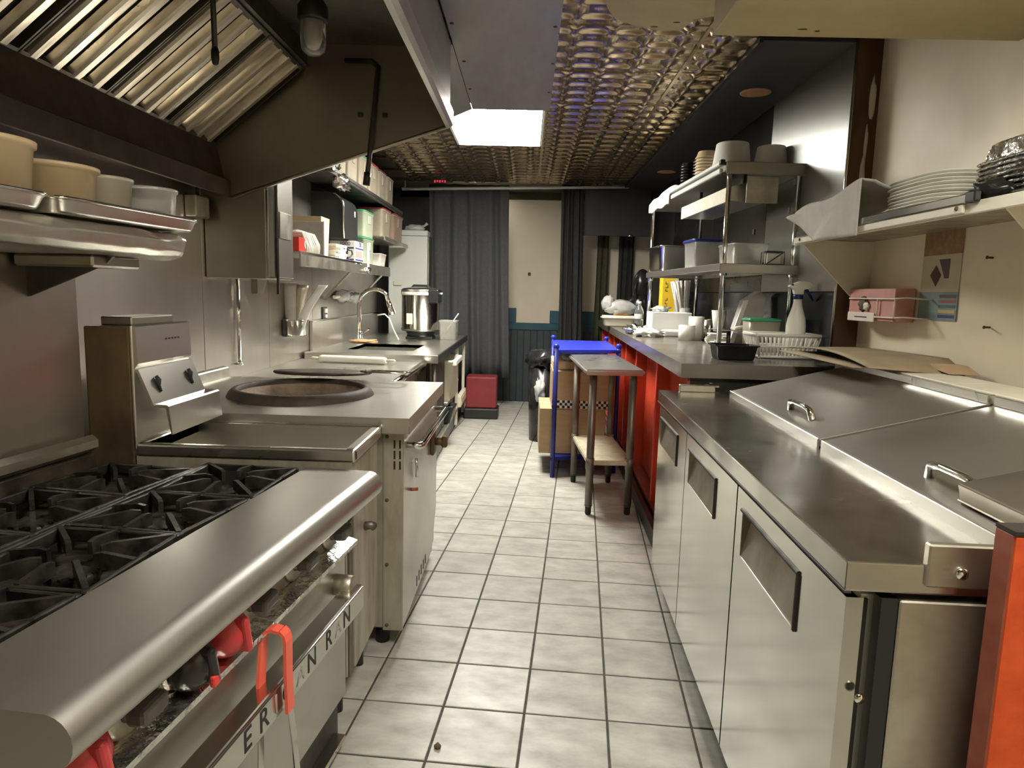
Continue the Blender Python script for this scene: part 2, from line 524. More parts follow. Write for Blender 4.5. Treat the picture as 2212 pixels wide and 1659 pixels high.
MB().box(-1.8, -.15, 9.692, 9.72, 1.13, 1.335, .004, 1).build('chair_rail', 'teal', wb)
MB().box(.325, 1.7, 9.692, 9.72, 1.13, 1.31, .004, 1).build('chair_rail', 'teal', wb)
MB().box(-1.9, -1.15, 9.70, 9.72, 1.34, 2.93).build('dark_board', 'black_wall', wb)
MB().box(0.0, .04, 9.71, 9.72, 1.79, 1.835, .003, 1).build('wall_socket', 'ink', wb)
MB().box(-1.8, 1.7, 9.70, 9.72, 2.83, 2.93).build('wall_trim', 'curtain_olive', wb)
wn = struct(MB().box(-2.0, 2.0, -1.95, -1.82, -.06, 3.1).build('wall_front', 'plaster'), 'beige wall behind the photographer', 'wall')

# ceiling with pressed tin panels
ce = struct(MB().box(-2.0, 2.0, -1.95, 9.85, 2.96, 3.05).build('ceiling', 'ceiling_base'), 'dark ceiling deck carrying pressed tin panels', 'ceiling')
PX, PY = .80, .74
def tin_h(u, v):
    u -= math.floor(u); v -= math.floor(v)
    best = 0
    for (a, b, vert) in ((.5, 0, 1), (.5, 1, 1), (0, .5, 0), (1, .5, 0)):
        if vert: d, e = abs(u - a), abs(v - b)
        else: d, e = abs(v - b), abs(u - a)
        if e < .5:
            w = math.sqrt(max(.5 - e * e, 0)) - .5
            if w > .001: best = max(best, (1 - min(d / w, 1) ** 2) * min(1, w / .12))
    rr = math.hypot(u - .5, v - .5)
    if rr < .09: best = max(best, .8 * (1 - (rr / .09) ** 2))
    rr = min(math.hypot(u - a, v - b) for a in (0, 1) for b in (0, 1))
    if rr < .10: best = max(best, .6 * (1 - (rr / .10) ** 2))
    return best
def tin_mesh(w, d, cu, cv):
    b = MB()
    nu, nv = int(cu * 14), int(cv * 14)
    def fn(i, j):
        h = tin_h(i * cu, j * cv) * .016
        ed = min(i * w, (1 - i) * w, j * d, (1 - j) * d)
        if ed < .012: h = 0
        return (i * w, j * d, -h)
    b.grid(fn, nu, nv)
    return b
tin_protos = {}
def tin_panel(x0, y0, w, d, cu, cv):
    k = (round(w, 3), round(d, 3))
    if k not in tin_protos:
        o = tin_mesh(w - .012, d - .012, cu, cv).build('tin_panel', 'tin', ce)
        tin_protos[k] = o
    else:
        o = tin_protos[k].copy(); COL.objects.link(o); o.parent = ce
    o.location = (x0 + .006, y0 + .006, CEIL)
Y_LINES = [2.26 + PY * i for i in range(10)]
for i in range(9):
    y = Y_LINES[i]
    tin_panel(.105, y, PX, PY, 4, 4)
    tin_panel(.91, y, .30, PY, 1.5, 4)
    if y > 3.6: tin_panel(-1.505, y, PX, PY, 4, 4)
    if y > 6.6: tin_panel(-.705, y, PX, PY, 4, 4)
for xx in (-1.505, -.705, .10, .905):
    MB().box(xx - .012, xx + .012, 2.3, 8.95, CEIL - .006, CEIL + .02, .002, 1).build('ceiling_rail', 'tin', ce)
for y in Y_LINES[1:]:
    MB().box(-1.9, 1.21, y - .009, y + .009, CEIL - .004, CEIL + .02).build('ceiling_rail', 'tin', ce)
# flat steel sheets in the ceiling next to the hood
def sheet(pts, name, mat, z0, z1, par):
    return MB().prism(pts, 'z', z0, z1).build(name, mat, par)
sheet([(-.455, -1.8), (.13, -1.8), (.13, 5.38), (-.455, 5.38)], 'ceiling_sheet', 'hood_front', 2.915, 2.94, ce)
sheet([(-.98, 4.02), (-.459, 4.02), (-.459, 5.375), (-.75, 5.80), (-.98, 5.80)], 'ceiling_sheet', 'hood_front', 2.913, 2.94, ce)
for (x_, y_) in ((-.43, 3.72), (.105, 3.74), (-.42, 4.30), (.112, 4.31), (-.43, 4.86), (.11, 4.9)):
    MB().lathe([(.011, 0), (.009, -.004), (.001, -.005)], (x_, y_, 2.915), 10).build('rivet', 'dark_metal', ce)
# black boxed soffit with two unlit can lamps; tan plasterboard patch over the fridge
sf = struct(MB().box(1.21, 1.715, 3.85, 9.72, 2.905, 2.96, .003, 1).build('trim_1', 'black_wall'), 'black ceiling strip over the counter', 'ceiling trim')
MB().box(1.195, 1.212, 3.86, 9.0, 2.90, 2.95).build('edge_strip', 'black_satin', sf)
tan = [(.90, 2.0), (.90, 3.50), (.84, 3.53), (.775, 3.56), (.745, 3.70), (.66, 3.715), (.575, 3.69), (.48, 3.64), (.395, 3.575), (.345, 3.46), (.30, 3.30), (.28, 3.0), (.28, 2.0)]
tn = struct(MB().prism(tan, 'z', 2.895, 2.925).build('trim_2', 'tan_ceiling'), 'torn tan ceiling board curling out of the tin ceiling', 'ceiling board')
bm_ = struct(MB().box(.685, 1.85, 2.05, 2.80, 2.55, 2.95, .004, 1).build('trim_3', 'tan_ceiling'), 'yellowed tan boxed beam crossing above the prep fridge', 'beam')
for (x_, y_, w) in ((1.0, 2.72, .02), (1.06, 2.735, .012)):
    b = MB(); b.blob((x_, y_, 2.549), (w, .006, .002), .5, 3, 1, x_); b.build('scratch', 'dirt', bm_)
for (x_, y_) in ((.70, 3.60), (.60, 3.66)):
    b = MB(); b.blob((x_, y_, 2.894), (.02, .006, .002), .5, 3, 1, x_); b.build('tear_mark', 'dirt', tn)
MB().box(-1.9, 1.7, 8.98, 9.72, 2.93, 2.96).build('hall_ceiling', 'ceiling_base', ce)

# ------------------------------------------------------------------ lamps
def troffer(name, label, x0, x1, y0, y1, z, dm, nb=True):
    t = thing(name, label, 'lamp', ((x0 + x1) / 2, (y0 + y1) / 2, z))
    fr = MB()
    f = .02
    fr.box(x0, x1, y0, y0 + f, z - .008, z + .04); fr.box(x0, x1, y1 - f, y1, z - .008, z + .04)
    fr.box(x0, x0 + f, y0, y1, z - .008, z + .04); fr.box(x1 - f, x1, y0, y1, z - .008, z + .04)
    fr.build('frame', 'lamp_frame', t)
    MB().box(x0 + f, x1 - f, y0 + f, y1 - f, z - .003, z + .006).build('diffuser', dm, t)
    return t
troffer('ceiling_lamp', 'bright glowing rectangular ceiling light panel above the aisle', -.70, .095, 5.22, 6.70, CEIL, 'diffuser')
troffer('ceiling_lamp', 'ceiling light panel behind the photographer, out of the picture', .28, .88, .15, 1.35, 2.885, 'diffuser_rear')
troffer('ceiling_lamp', 'small unseen light panel in the end passage, hidden behind the curtains', -1.15, -.45, 9.25, 9.6, 2.925, 'diffuser_hall')
for i, (x_, y_, l) in enumerate(((1.473, 4.77, 'unlit round recessed lamp in the black soffit, nearest of two'), (1.487, 7.75, 'unlit round recessed lamp in the black soffit, farther of two'))):
    t = thing('recessed_lamp', l, 'lamp', (x_, y_, 2.905), group='recessed lamps in the soffit')
    MB().lathe([(.075, .0), (.10, 0), (.10, -.004), (.085, -.006), (.075, -.002)], (x_, y_, 2.905), 28).build('trim_ring', 'can_trim', t)
    MB().lathe([(.078, .004), (.05, -.001), (.001, -.003)], (x_, y_, 2.903), 28).build('lens', 'can_trim', t)

# ================================================================== EXHAUST HOOD
HE = 4.0
h = thing('exhaust_hood', 'large greasy steel exhaust hood with baffle filters over the cooking line', 'hood', (-1.2, 1.8, 2.1))
MB().box(-.485, -.465, -1.0, HE, 2.55, 2.914).build('front_panel', 'hood_front', h)
MB().prism([(-.485, 2.46), (-.462, 2.46), (-.445, 2.475), (-.445, 2.55), (-.485, 2.55)], 'y', -1.0, HE).build('front_lip', 'steel', h)
MB().prism([(-.48, 2.47), (-.47, 2.93), (-1.9, 2.93), (-1.9, 2.06), (-1.72, 2.05)], 'y', HE, HE + .018).build('end_panel', 'hood_steel', h)
MB().cyl((-.475, HE + .009, 2.472), (-1.72, HE + .009, 2.052), .012, 8).build('end_hem', 'steel_worn', h)
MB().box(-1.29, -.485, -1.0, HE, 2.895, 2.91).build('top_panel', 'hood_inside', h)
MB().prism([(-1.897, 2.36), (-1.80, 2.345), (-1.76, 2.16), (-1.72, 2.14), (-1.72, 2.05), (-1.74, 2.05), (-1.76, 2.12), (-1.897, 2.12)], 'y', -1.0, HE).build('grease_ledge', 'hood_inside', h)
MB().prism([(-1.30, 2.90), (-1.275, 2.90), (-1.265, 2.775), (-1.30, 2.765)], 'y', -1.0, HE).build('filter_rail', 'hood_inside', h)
# filter frames with sloping baffles
pl, pu = Vector((-1.81, 0, 2.337)), Vector((-1.287, 0, 2.763))
sl = (pu - pl).normalized(); nrm = Vector((sl.z, 0, -sl.x))     # faces down into the aisle
if nrm.z > 0: nrm = -nrm
LEN = (pu - pl).length
pitch = .125
for k in range(7):
    ya = HE - .03 - (k + 1) * .5
    yb = ya + .494
    fr = MB()
    fm = basis((pl.x, ya, pl.z), sl, (0, 1, 0))
    def fb(u0, u1, v0, v1, w0, w1): fr.box(u0, u1, v0, v1, w0, w1, 0, 1, fm)
    sgn = 1 if (sl.cross(Vector((0, 1, 0)))).dot(nrm) > 0 else -1
    fb(0, LEN, 0, .494, sgn * -.03, sgn * -.024)
    fb(0, .022, 0, .494, sgn * -.024, sgn * .012); fb(LEN - .022, LEN, 0, .494, sgn * -.024, sgn * .012)
    fb(0, LEN, 0, .008, sgn * -.024, sgn * .012); fb(0, LEN, .486, .494, sgn * -.024, sgn * .012)
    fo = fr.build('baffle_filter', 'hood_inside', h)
    for q in range(4):
        v0 = .012 + q * .1195
        # open channel with two slanting flanks and a lit crown
        b = MB()
        prof = [(0, -.018), (.012, .008), (.026, .016), (.064, .016), (.078, .008), (.090, -.018), (.084, -.018), (.073, .004), (.060, .011), (.030, .011), (.017, .004), (.006, -.018)]
        pts = []
        for u_ in (.014, LEN - .014):
            pts.append([pl + sl * u_ + Vector((0, ya + v0 + .014 + a * .78, 0)) + nrm * w for a, w in prof])
        tb = b.bm
        A = [tb.verts.new(p) for p in pts[0]]; B = [tb.verts.new(p) for p in pts[1]]
        n = len(A)
        for i in range(n): tb.faces.new([A[i], A[(i + 1) % n], B[(i + 1) % n], B[i]])
        tb.faces.new(A[::-1]); tb.faces.new(B)
        b.build('baffle', 'baffle', fo)
# vapour-proof lamp jar, suppression nozzle, conduit
t = thing('hood_lamp', 'unlit glass jar lamp hanging inside the hood', 'lamp', (-.99, 3.19, 2.60))
MB().lathe([(.001, 2.575), (.03, 2.577), (.05, 2.595), (.056, 2.625), (.056, 2.715), (.05, 2.725)], (-.985, 3.19, 0), 20).build('glass_jar', 'glass', t)
MB().lathe([(.001, 2.615), (.02, 2.615), (.028, 2.645), (.028, 2.735)], (-.985, 3.19, 0), 16).build('bulb', 'off_white', t)
MB().lathe([(.062, 2.715), (.066, 2.725), (.066, 2.775), (.045, 2.810), (.02, 2.83), (.02, 2.896), (.0001, 2.896)], (-.985, 3.19, 0), 20).build('cap', 'dark_metal', t)
t = thing('suppression_nozzle', 'dark pipe with fire suppression nozzle hanging before the filters', 'pipe', (-1.3, 2.9, 2.44))
MB().cyl((-1.303, 2.9, 2.89), (-1.298, 2.9, 2.50), .011, 10).build('pipe', 'dark_metal', t)
MB().lathe([(.006, 2.435), (.012, 2.44), (.016, 2.46), (.016, 2.49), (.011, 2.505)], (-1.298, 2.9, 0), 12).build('nozzle', 'cast_iron', t)
t = thing('hood_conduit', 'dark conduit running down the end panel of the hood', 'pipe', (-.93, 3.965, 2.17))
MB().tube([(-1.05, 3.97, 2.80), (-.90, 3.97, 2.80), (-.865, 3.97, 2.77), (-.915, 3.97, 2.28), (-.93, 3.97, 2.16)], .014, 10).build('pipe', 'dark_metal', t)
MB().cyl((-.925, 3.97, 2.20), (-.933, 3.97, 2.13), .02, 10).build('fitting', 'cast_iron', t)
for (x_, z_) in ((-.97, 2.52), (-.83, 2.52)):
    MB().box(x_ - .014, x_ + .014, 3.985, 4.0, z_ - .012, z_ + .012, .003, 1).build('conduit_clip', 'dark_metal', t)
# steel cabinet of the suppression system under the hood end
t = thing('wall_cabinet', 'flat brown-grey steel cabinet hanging under the far end of the hood', 'cabinet', (-1.71, 4.25, 1.59))
MB().box(-1.895, -1.535, 4.025, 4.46, 1.59, 2.40, .004, 1).build('body', 'hood_steel', t)
MB().box(-1.535, -1.522, 4.18, 4.455, 1.60, 2.38, .003, 1).build('door', 'steel', t)
MB().box(-1.535, -1.52, 4.03, 4.13, 1.60, 2.38, .003, 1).build('edge_strip', 'steel_door', t)
MB().cyl((-1.515, 4.155, 1.50), (-1.515, 4.155, 2.40), .009, 8).build('cable', 'dark_metal', t)
MB().box(-1.521, -1.512, 4.20, 4.40, 1.84, 2.0, .004, 1).build('label_plate', 'steel_worn', t)
MB().prism([(4.30, 1.59), (4.46, 1.59), (4.40, 1.50), (4.30, 1.50)], 'x', -1.74, -1.70).build('bracket', 'hood_steel', t)
# pipe down the wall
t = thing('wall_pipe', 'thin chrome pipe running down the steel wall below the cabinet', 'pipe', (-1.87, 4.42, 1.0))
MB().cyl((-1.875, 4.42, 1.035), (-1.875, 4.42, 1.59), .012, 10).build('pipe', 'chrome', t)
MB().lathe([(.024, 0), (.02, .012), (.013, .016)], (-1.875, 4.42, 1.032), 14).build('flange', 'chrome', t)
t = thing('wall_box', 'small pale steel box on the wall just under the hood ledge', 'box', (-1.85, 4.0, 1.93))
MB().box(-1.897, -1.83, 3.80, 3.96, 1.92, 2.04, .008).build('body', 'steel_worn', t)
MB().cyl((-1.86, 3.88, 2.04), (-1.86, 3.88, 2.12), .01, 8).build('stub_pipe', 'dark_metal', t)

# ================================================================== RANGE (stands slightly askew)
rg = thing('gas_range', 'black and stainless restaurant gas range with front ledge and red knobs', 'stove', (-.462, 2.185, 0), -R(6.5), local=True)
def arc(cx, cz, r, a0, a1, n): return [(cx + r * math.cos(R(a0 + (a1 - a0) * i / n)), cz + r * math.sin(R(a0 + (a1 - a0) * i / n))) for i in range(n + 1)]
# front ledge: flat top with a rolled nose
nose = [(-.262, .935), (-.262, .95)] + [(-.045, .95)] + arc(-.045, .905, .045, 80, -60, 9) + [(-.12, .845), (-.12, .86)] + [(-.262, .90)]
b = MB(); b.prism(nose, 'y', -1.335, 0.0)
for f in b.bm.faces:
    if abs(f.normal.y) < .5: f.smooth = True
lo_ = b.build('front_ledge', 'range_ledge', rg)
md = lo_.modifiers.new('edge', 'EDGE_SPLIT'); md.split_angle = R(28)
MB().prism([(-.97, -1.30), (-.14, -1.30), (-.14, -.012), (-.97, -.105)], 'z', .15, .86).build('body', 'steel_worn', rg)
MB().box(-.145, -.125, -1.29, -.02, .735, .855, .002, 1).build('control_panel', 'hood_steel', rg)
b = MB(); b.prism([(-.14, .725), (-.085, .70), (-.075, .708), (-.075, .722), (-.14, .742)], 'y', -1.28, -.03)
lr = b.build('drip_ledge', 'foil_bright', rg); lab(lr, 'crumpled foil lining on the drip ledge')
MB().box(-.14, -.128, -1.28, -.005, .155, .70, .004, 1).build('oven_door', 'steel', rg)
# oven door handle with worn lettering
hd = MB()
hd.box(-.062, -.045, -1.10, -.055, .500, .575, .004, 2)
hd.box(-.105, -.05, -1.10, -.055, .572, .580, .003, 1)
hb = hd.build('oven_handle', 'steel_door', rg)
for y in (-.085, -1.07):
    MB().lathe([(.034, 0), (.034, .055), (.028, .062)], (-.13, y, .585), 18, mat=Matrix.Rotation(R(90), 4, 'Y')).build('handle_mount', 'steel_worn', hb)
for (ch, y, mt, sc) in (('E', -.80, 'ink', .078), ('R', -.725, 'ink', .078), ('I', -.665, 'ink_faint', .07), ('C', -.605, 'ink', .078), ('A', -.53, 'ink_faint', .07), ('N', -.46, 'ink', .078),
                    ('R', -.345, 'ink', .078), ('A', -.275, 'ink_faint', .07), ('N', -.205, 'ink', .078)):
    text_mesh('letter', ch, sc, mt, hb, basis((-.0445, y, .538), (0, 1, 0), (0, 0, 1)))
# lower kick panel and its pull
MB().box(-.16, -.14, -1.27, -.05, .03, .145, .003, 1).build('kick_panel', 'dark_metal', rg)
MB().box(-.14, -.095, -.42, -.09, .045, .062, .003, 1).build('kick_pull', 'steel_door', rg)
for (x_, y_) in ((-.2, -.08), (-.9, -.08), (-.2, -1.24), (-.9, -1.24)):
    MB().lathe([(.02, 0), (.024, .01), (.026, .12), (.03, .15)], (x_, y_, 0), 12).build('foot', 'dark_metal', rg)
# control knobs: mostly grey bar handles, two red and one black
def knob(y, z, kind):
    c = Vector((-.125, y, z))
    M = basis(c, (0, 0, 1), (0, 1, 0)) if False else Matrix.Translation(c) @ Matrix.Rotation(R(90), 4, 'Y')
    mt = {'g': 'knob_grey', 'r': 'knob_red', 'b': 'knob_black'}[kind]
    k = MB()
    if kind == 'g':
        k.lathe([(.026, 0), (.030, .012), (.026, .02), (.02, .03)], (0, 0, 0), 18, mat=M)
        k.box(-.018, .018, -.036, .036, .026, .066, .009, 2, M @ Matrix.Rotation(R(4), 4, 'Z'))
    else:
        k.lathe([(.044, .012), (.053, .018), (.054, .032), (.049, .050), (.036, .066), (.018, .075), (.0001, .077)], (0, 0, 0), 28, mat=M)
        k.box(-.044, .044, -.011, .011, .03, .088, .010, 3, M @ Matrix.Rotation(R(12), 4, 'Z'))
    o = k.build('knob', mt, rg)
    lab(o, {'g': 'grey control knob', 'r': 'glossy red control knob', 'b': 'black control knob with a red tip'}[kind])
    bz = MB(); bz.lathe([(.060, 0), (.058, .007), (.050, .012), (.03, .013)], (0, 0, 0), 24, mat=M); bz.build('knob_bezel', 'chrome' if kind != 'g' else 'steel_worn', o)
    if kind == 'b':
        MB().box(-.012, .012, -.012, .012, .076, .088, .004, 2, M @ Matrix.Translation((.03, 0, 0))).build('knob_tip', 'red_plastic', o)
for y, z, k in ((-.147, .79, 'g'), (-.40, .795, 'g'), (-.645, .793, 'g'), (-.79, .785, 'r'), (-.92, .785, 'b'), (-1.075, .79, 'g'), (-1.222, .793, 'r')):
    knob(y, z, k)
# cooktop: sunken pan, burners, cast-iron grates
MB().prism([(-.95, -1.31), (-.258, -1.31), (-.258, -.02), (-.95, -.10)], 'z', .84, .885).build('burner_pan', 'burner_pan', rg)
MB().prism([(-.95, -.105), (-.262, -.022), (-.262, -.004), (-.95, -.088)], 'z', .84, .935).build('side_rim', 'dark_metal', rg)
MB().box(-.95, -.262, -1.328, -1.31, .84, .935, .003, 1).build('side_rim', 'dark_metal', rg)
def grate_mesh():
    g = MB()
    s, w, t0, t1 = .155, .006, .0, .022
    # outer ring bars
    for (x0, x1, y0, y1) in ((-s, s, -s, -s + 2 * w), (-s, s, s - 2 * w, s), (-s, -s + 2 * w, -s, s), (s - 2 * w, s, -s, s)):
        g.box(x0, x1, y0, y1, t0 - .012, t1, .003, 1)
    # fingers pointing at the burner, alternately tall
    for k in range(8):
        a = k * PI / 4 + PI / 8 * 0
        L = s * (1 if k % 2 == 0 else 1.36)
        M = Matrix.Rotation(a, 4, 'Z')
        tb = MB()
        g.prism([(0, 0)] * 0 or [(.052, t0 + .006), (.052, t1 + .004), (.085, t1 + .010), (L - .004, t1 + .004), (L - .004, t0 - .004)], 'y', -w, w) if False else None
        pts = [(.055, t0), (.055, t1 + .008), (.075, t1 + .012), (L - .006, t1 + .002), (L - .006, t0 - .006)]
        bb = bmesh.new()
        lo = [bb.verts.new(M @ Vector((p[0], -w, p[1]))) for p in pts]; hi = [bb.verts.new(M @ Vector((p[0], w, p[1]))) for p in pts]
        n = len(pts)
        bb.faces.new(lo); bb.faces.new(hi[::-1])
        for i in range(n): bb.faces.new([lo[i], hi[i], hi[(i + 1) % n], lo[(i + 1) % n]])
        g._merge(bb); tb.bm.free()
    for (x_, y_) in ((-s, -s), (s, -s), (s, s), (-s, s)):
        g.box(x_ * .97 - .008, x_ * .97 + .008, y_ * .97 - .008, y_ * .97 + .008, t0 - .045, t1, .003, 1)
    return g
g0 = None; bu0 = None
for r_ in range(2):
    for c_ in range(4):
        x_, y_ = -.43 - r_ * .335, -.19 - r_ * .06 - c_ * .318
        if g0 is None:
            g0 = grate_mesh().build('grate', 'cast_iron', rg); o = g0
            b = MB(); b.lathe([(.02, -.05), (.05, -.045), (.055, -.02), (.045, -.012), (.038, -.018), (.02, -.012), (.0, -.011)], (0, 0, 0), 20)
            for k in range(14):
                a = k * 2 * PI / 14
                b.box(.05 * math.cos(a) - .004, .05 * math.cos(a) + .004, .05 * math.sin(a) - .004, .05 * math.sin(a) + .004, -.03, -.012)
            bu0 = b.build('burner', 'cast_iron', rg); p = bu0
        else:
            o = g0.copy(); COL.objects.link(o); o.parent = rg
            p = bu0.copy(); COL.objects.link(p); p.parent = rg
        o.location = (x_, y_, .93); o.rotation_euler = (R(random.Random(c_ + 4 * r_).uniform(-1.5, 1.5)), 0, R(random.Random(c_ * 3 + r_).uniform(-3, 3)))
        p.location = (x_, y_, .93)
# long dark bar across the grates
MB().box(-.605, -.592, -1.28, -.02, .925, .952, .003, 1).build('grate_divider', 'cast_iron', rg)
# back riser and shelf with foil
MB().box(-1.0, -.98, -1.33, -.115, .90, 1.73, .003, 1).build('back_riser', 'steel_wall', rg)
b = MB(); b.prism([(-.98, 1.035), (-.945, 1.05), (-.925, 1.035), (-.925, 1.01), (-.98, .97)], 'y', -1.33, -.125); b.build('riser_cap', 'steel_worn', rg)
MB().box(-.98, -.93, -1.33, -.13, .92, .99, .003, 1).build('flue_slot', 'burner_pan', rg)
# foil-wrapped shelf: rounded front, wrinkled end
def shelf_fn(u, v):
    prof = [(-.985, 1.70), (-.80, 1.705), (-.68, 1.707), (-.648, 1.70), (-.634, 1.68), (-.638, 1.650), (-.652, 1.632), (-.70, 1.625), (-.985, 1.625)]
    t_ = u * (len(prof) - 1); i = min(int(t_), len(prof) - 2); f_ = t_ - i
    x_ = prof[i][0] * (1 - f_) + prof[i + 1][0] * f_; z_ = prof[i][1] * (1 - f_) + prof[i + 1][1] * f_
    y_ = -1.35 + v * 1.29
    w = .003 + .006 * max(0, (v - .85) / .15)
    n = noise.noise(Vector((x_ * 30, y_ * 14, z_ * 30)))
    return (x_ + n * w, y_, z_ + n * w)
b = MB(); b.grid(shelf_fn, 40, 60)
fs = b.build('high_shelf', 'foil', rg, solid=.004); lab(fs, 'high shelf wrapped in foil')
MB().box(-.99, -.66, -.068, -.058, 1.632, 1.698, .004, 1).build('shelf_end', 'foil_bright', rg)
for y in (-.30, -1.15):
    MB().prism([(-.98, 1.62), (-.70, 1.62), (-.72, 1.60), (-.98, 1.50)], 'y', y - .006, y + .006).build('shelf_bracket', 'dark_metal', rg)
MB().box(-.97, -.72, -.36, -.16, 1.588, 1.622, .006, 1).build('shelf_stiffener', 'hood_steel', rg)

# things on the range shelf (placed in the range's own axes)
RM = Matrix.Translation((-.462, 2.185, 0)) @ Matrix.Rotation(-R(6.5), 4, 'Z')
def rw(x, y, z): return RM @ Vector((x, y, z))
def sheet_pan(label, x0, x1, y0, y1, z0):
    c = rw((x0 + x1) / 2, (y0 + y1) / 2, z0)
    t = thing('sheet_pan', label, 'pan', c, -R(6.5), local=True)
    hx, hy = (x1 - x0) / 2, (y1 - y0) / 2
    b = MB()
    b.lathe([(.90, .002), (.93, .004), (.975, .026), (.99, .034), (1.0, .036), (1.0, .032), (.985, .028), (.955, .006), (.94, 0), (.0001, 0), (.0001, .002)], (0, 0, 0), 64, sq=(.14, hx, hy))
    b.build('tray', 'steel_top', t)
    r_ = MB(); ring = []
    for k in range(64):
        a = 2 * PI * k / 64
        ring.append((math.copysign(abs(math.cos(a)) ** .14, math.cos(a)) * hx, math.copysign(abs(math.sin(a)) ** .14, math.sin(a)) * hy, .036))
    r_.tube(ring, .0045, 6, closed=True); r_.build('rolled_rim', 'chrome', t)
sheet_pan('steel sheet pan jutting past the end of the foil shelf', -1.0, -.60, -.60, -.02, 1.712)
sheet_pan('second steel sheet pan at the left edge of the foil shelf', -1.0, -.60, -1.25, -.62, 1.712)
def deli(label, x, y, z, r, hgt, food, mat='cloudy_plastic', fill=.3, grp='plastic tubs on the range shelf'):
    c = rw(x, y, z)
    t = thing('food_tub', label, 'tub', c, 0, grp, local=True)
    MB().lathe([(r * .86, .001), (r * .97, hgt * .9), (r * 1.03, hgt * .92), (r * 1.04, hgt), (r * 1.01, hgt), (r * .95, hgt * .9), (r * .84, .004)], (0, 0, 0), 32).build('tub', mat, t)
    MB().lathe([(r * .83, .005), (r * (.83 + .1 * fill), .005 + hgt * fill * .9), (0.0001, .005 + hgt * fill * .95)], (0, 0, 0), 28).build('contents', food, t)
deli('cloudy round tub with dark contents nearest the end of the shelf', -.76, -.05, 1.718, .083, .128, 'grey_food', 'clear_plastic', .45)
deli('cloudy grey round tub, second from the end of the shelf', -.79, -.215, 1.718, .079, .135, 'off_white', 'cloudy_plastic', .5)
deli('wide tan round tub with orange contents on the sheet pan', -.79, -.41, 1.718, .112, .135, 'orange_food', 'tan_plastic', .42)
deli('tall tan round tub cut by the left picture edge', -.76, -.66, 1.718, .115, .155, 'tan_plastic', 'tan_plastic', .6)

# red-handled tongs over the oven handle
t = thing('tongs', 'steel tongs with coral red grip hanging over the oven handle', 'tongs', rw(-.055, -.64, .30), -R(6.5), local=True)
O = Vector((-.055, -.64, .30))
def L3(*p): return Vector(p) - O
def strip(path, w, th, mat, name, par):
    """flat band following a path of points, width along y"""
    b = MB(); n = len(path); A = []
    for i, p in enumerate(path):
        p = Vector(p)
        tt = (Vector(path[min(i + 1, n - 1)]) - Vector(path[max(i - 1, 0)])).normalized()
        nn = tt.cross(Vector((0, 1, 0))).normalized()
        A.append([b.bm.verts.new(p + Vector((0, sy * w / 2, 0)) + nn * sn * th / 2) for sy, sn in ((-1, -1), (1, -1), (1, 1), (-1, 1))])
    for i in range(n - 1):
        for k in range(4): b.bm.faces.new([A[i][k], A[i][(k + 1) % 4], A[i + 1][(k + 1) % 4], A[i + 1][k]])
    b.bm.faces.new(A[0]); b.bm.faces.new(A[-1])
    return b.build(name, mat, par)
front = [L3(-.034 + .02 * 0, -.64, .71)] + [L3(-.055 + .03 * math.cos(a), -.64, .695 + .03 * math.sin(a)) for a in (R(60), R(30), R(0))] + [L3(-.028, -.635, .60), L3(-.03, -.625, .50)]
back = [L3(-.055 + .03 * math.cos(a), -.645, .695 + .03 * math.sin(a)) for a in (R(60), R(90), R(120), R(150), R(180))] + [L3(-.088, -.655, .60), L3(-.088, -.66, .55)]
strip(front[1:], .034, .008, 'coral', 'front_grip', t)
strip(back, .034, .008, 'coral', 'rear_grip', t)
strip([L3(-.03, -.625, .51), L3(-.032, -.60, .40), L3(-.036, -.575, .28)], .026, .004, 'steel_door', 'front_arm', t)
strip([L3(-.088, -.66, .56), L3(-.08, -.68, .42), L3(-.075, -.70, .30)], .026, .004, 'steel_door', 'rear_arm', t)

# ================================================================== FRYER
fx0, fx1, fy0, fy1, fz = -1.33, -.585, 2.268, 2.706, 1.0
fr = thing('deep_fryer', 'stainless floor fryer with empty tub and stained brown flue side', 'fryer', (-.98, 2.5, 0))
MB().box(-1.48, fx1 - .02, fy0 + .005, fy1 - .005, .16, .80, .004, 1).build('body', 'steel_painted', fr)
b = MB()                                                    # tub: rim + sloped walls
b.box(fx0, fx1 + .012, fy0 - .004, fy0 + .03, .955, fz, .008, 2); b.box(fx0, fx1 + .012, fy1 - .03, fy1 + .004, .955, fz, .008, 2)
b.box(fx1 - .028, fx1 + .012, fy0, fy1, .955, fz, .008, 2); b.box(fx0 - .02, fx0 + .02, fy0, fy1, .955, fz, .004, 1)
b.build('tub_rim', 'steel_top', fr)
i0 = [(fx0 + .02, fy0 + .03), (fx1 - .028, fy0 + .03), (fx1 - .028, fy1 - .03), (fx0 + .02, fy1 - .03)]
i1 = [(fx0 + .02, fy0 + .05), (fx1 - .10, fy0 + .05), (fx1 - .10, fy1 - .05), (fx0 + .02, fy1 - .05)]
b = MB()
top = [b.bm.verts.new((p[0], p[1], fz - .004)) for p in i0]; mid = [b.bm.verts.new((p[0], p[1], .80)) for p in i1]
bot = [b.bm.verts.new((p[0], p[1] * .6 + .4 * 2.5, .62)) for p in i1]
for A, B in ((top, mid), (mid, bot)):
    for k in range(4): b.bm.faces.new([A[k], A[(k + 1) % 4], B[(k + 1) % 4], B[k]])
b.bm.faces.new(bot)
b.build('tub_well', 'steel_wall', fr)
MB().box(fx0, fx1, fy0, fy0 + .012, .78, .958).build('side_panel', 'steel_painted', fr)
MB().box(fx1 - .02, fx1 - .006, fy0 + .01, fy1 - .005, .78, .955, .003, 1).build('front_panel', 'steel_painted', fr)
MB().box(fx1 - .022, fx1 - .004, fy0 + .06, fy1 - .01, .17, .775, .005, 1).build('door', 'steel_painted', fr)
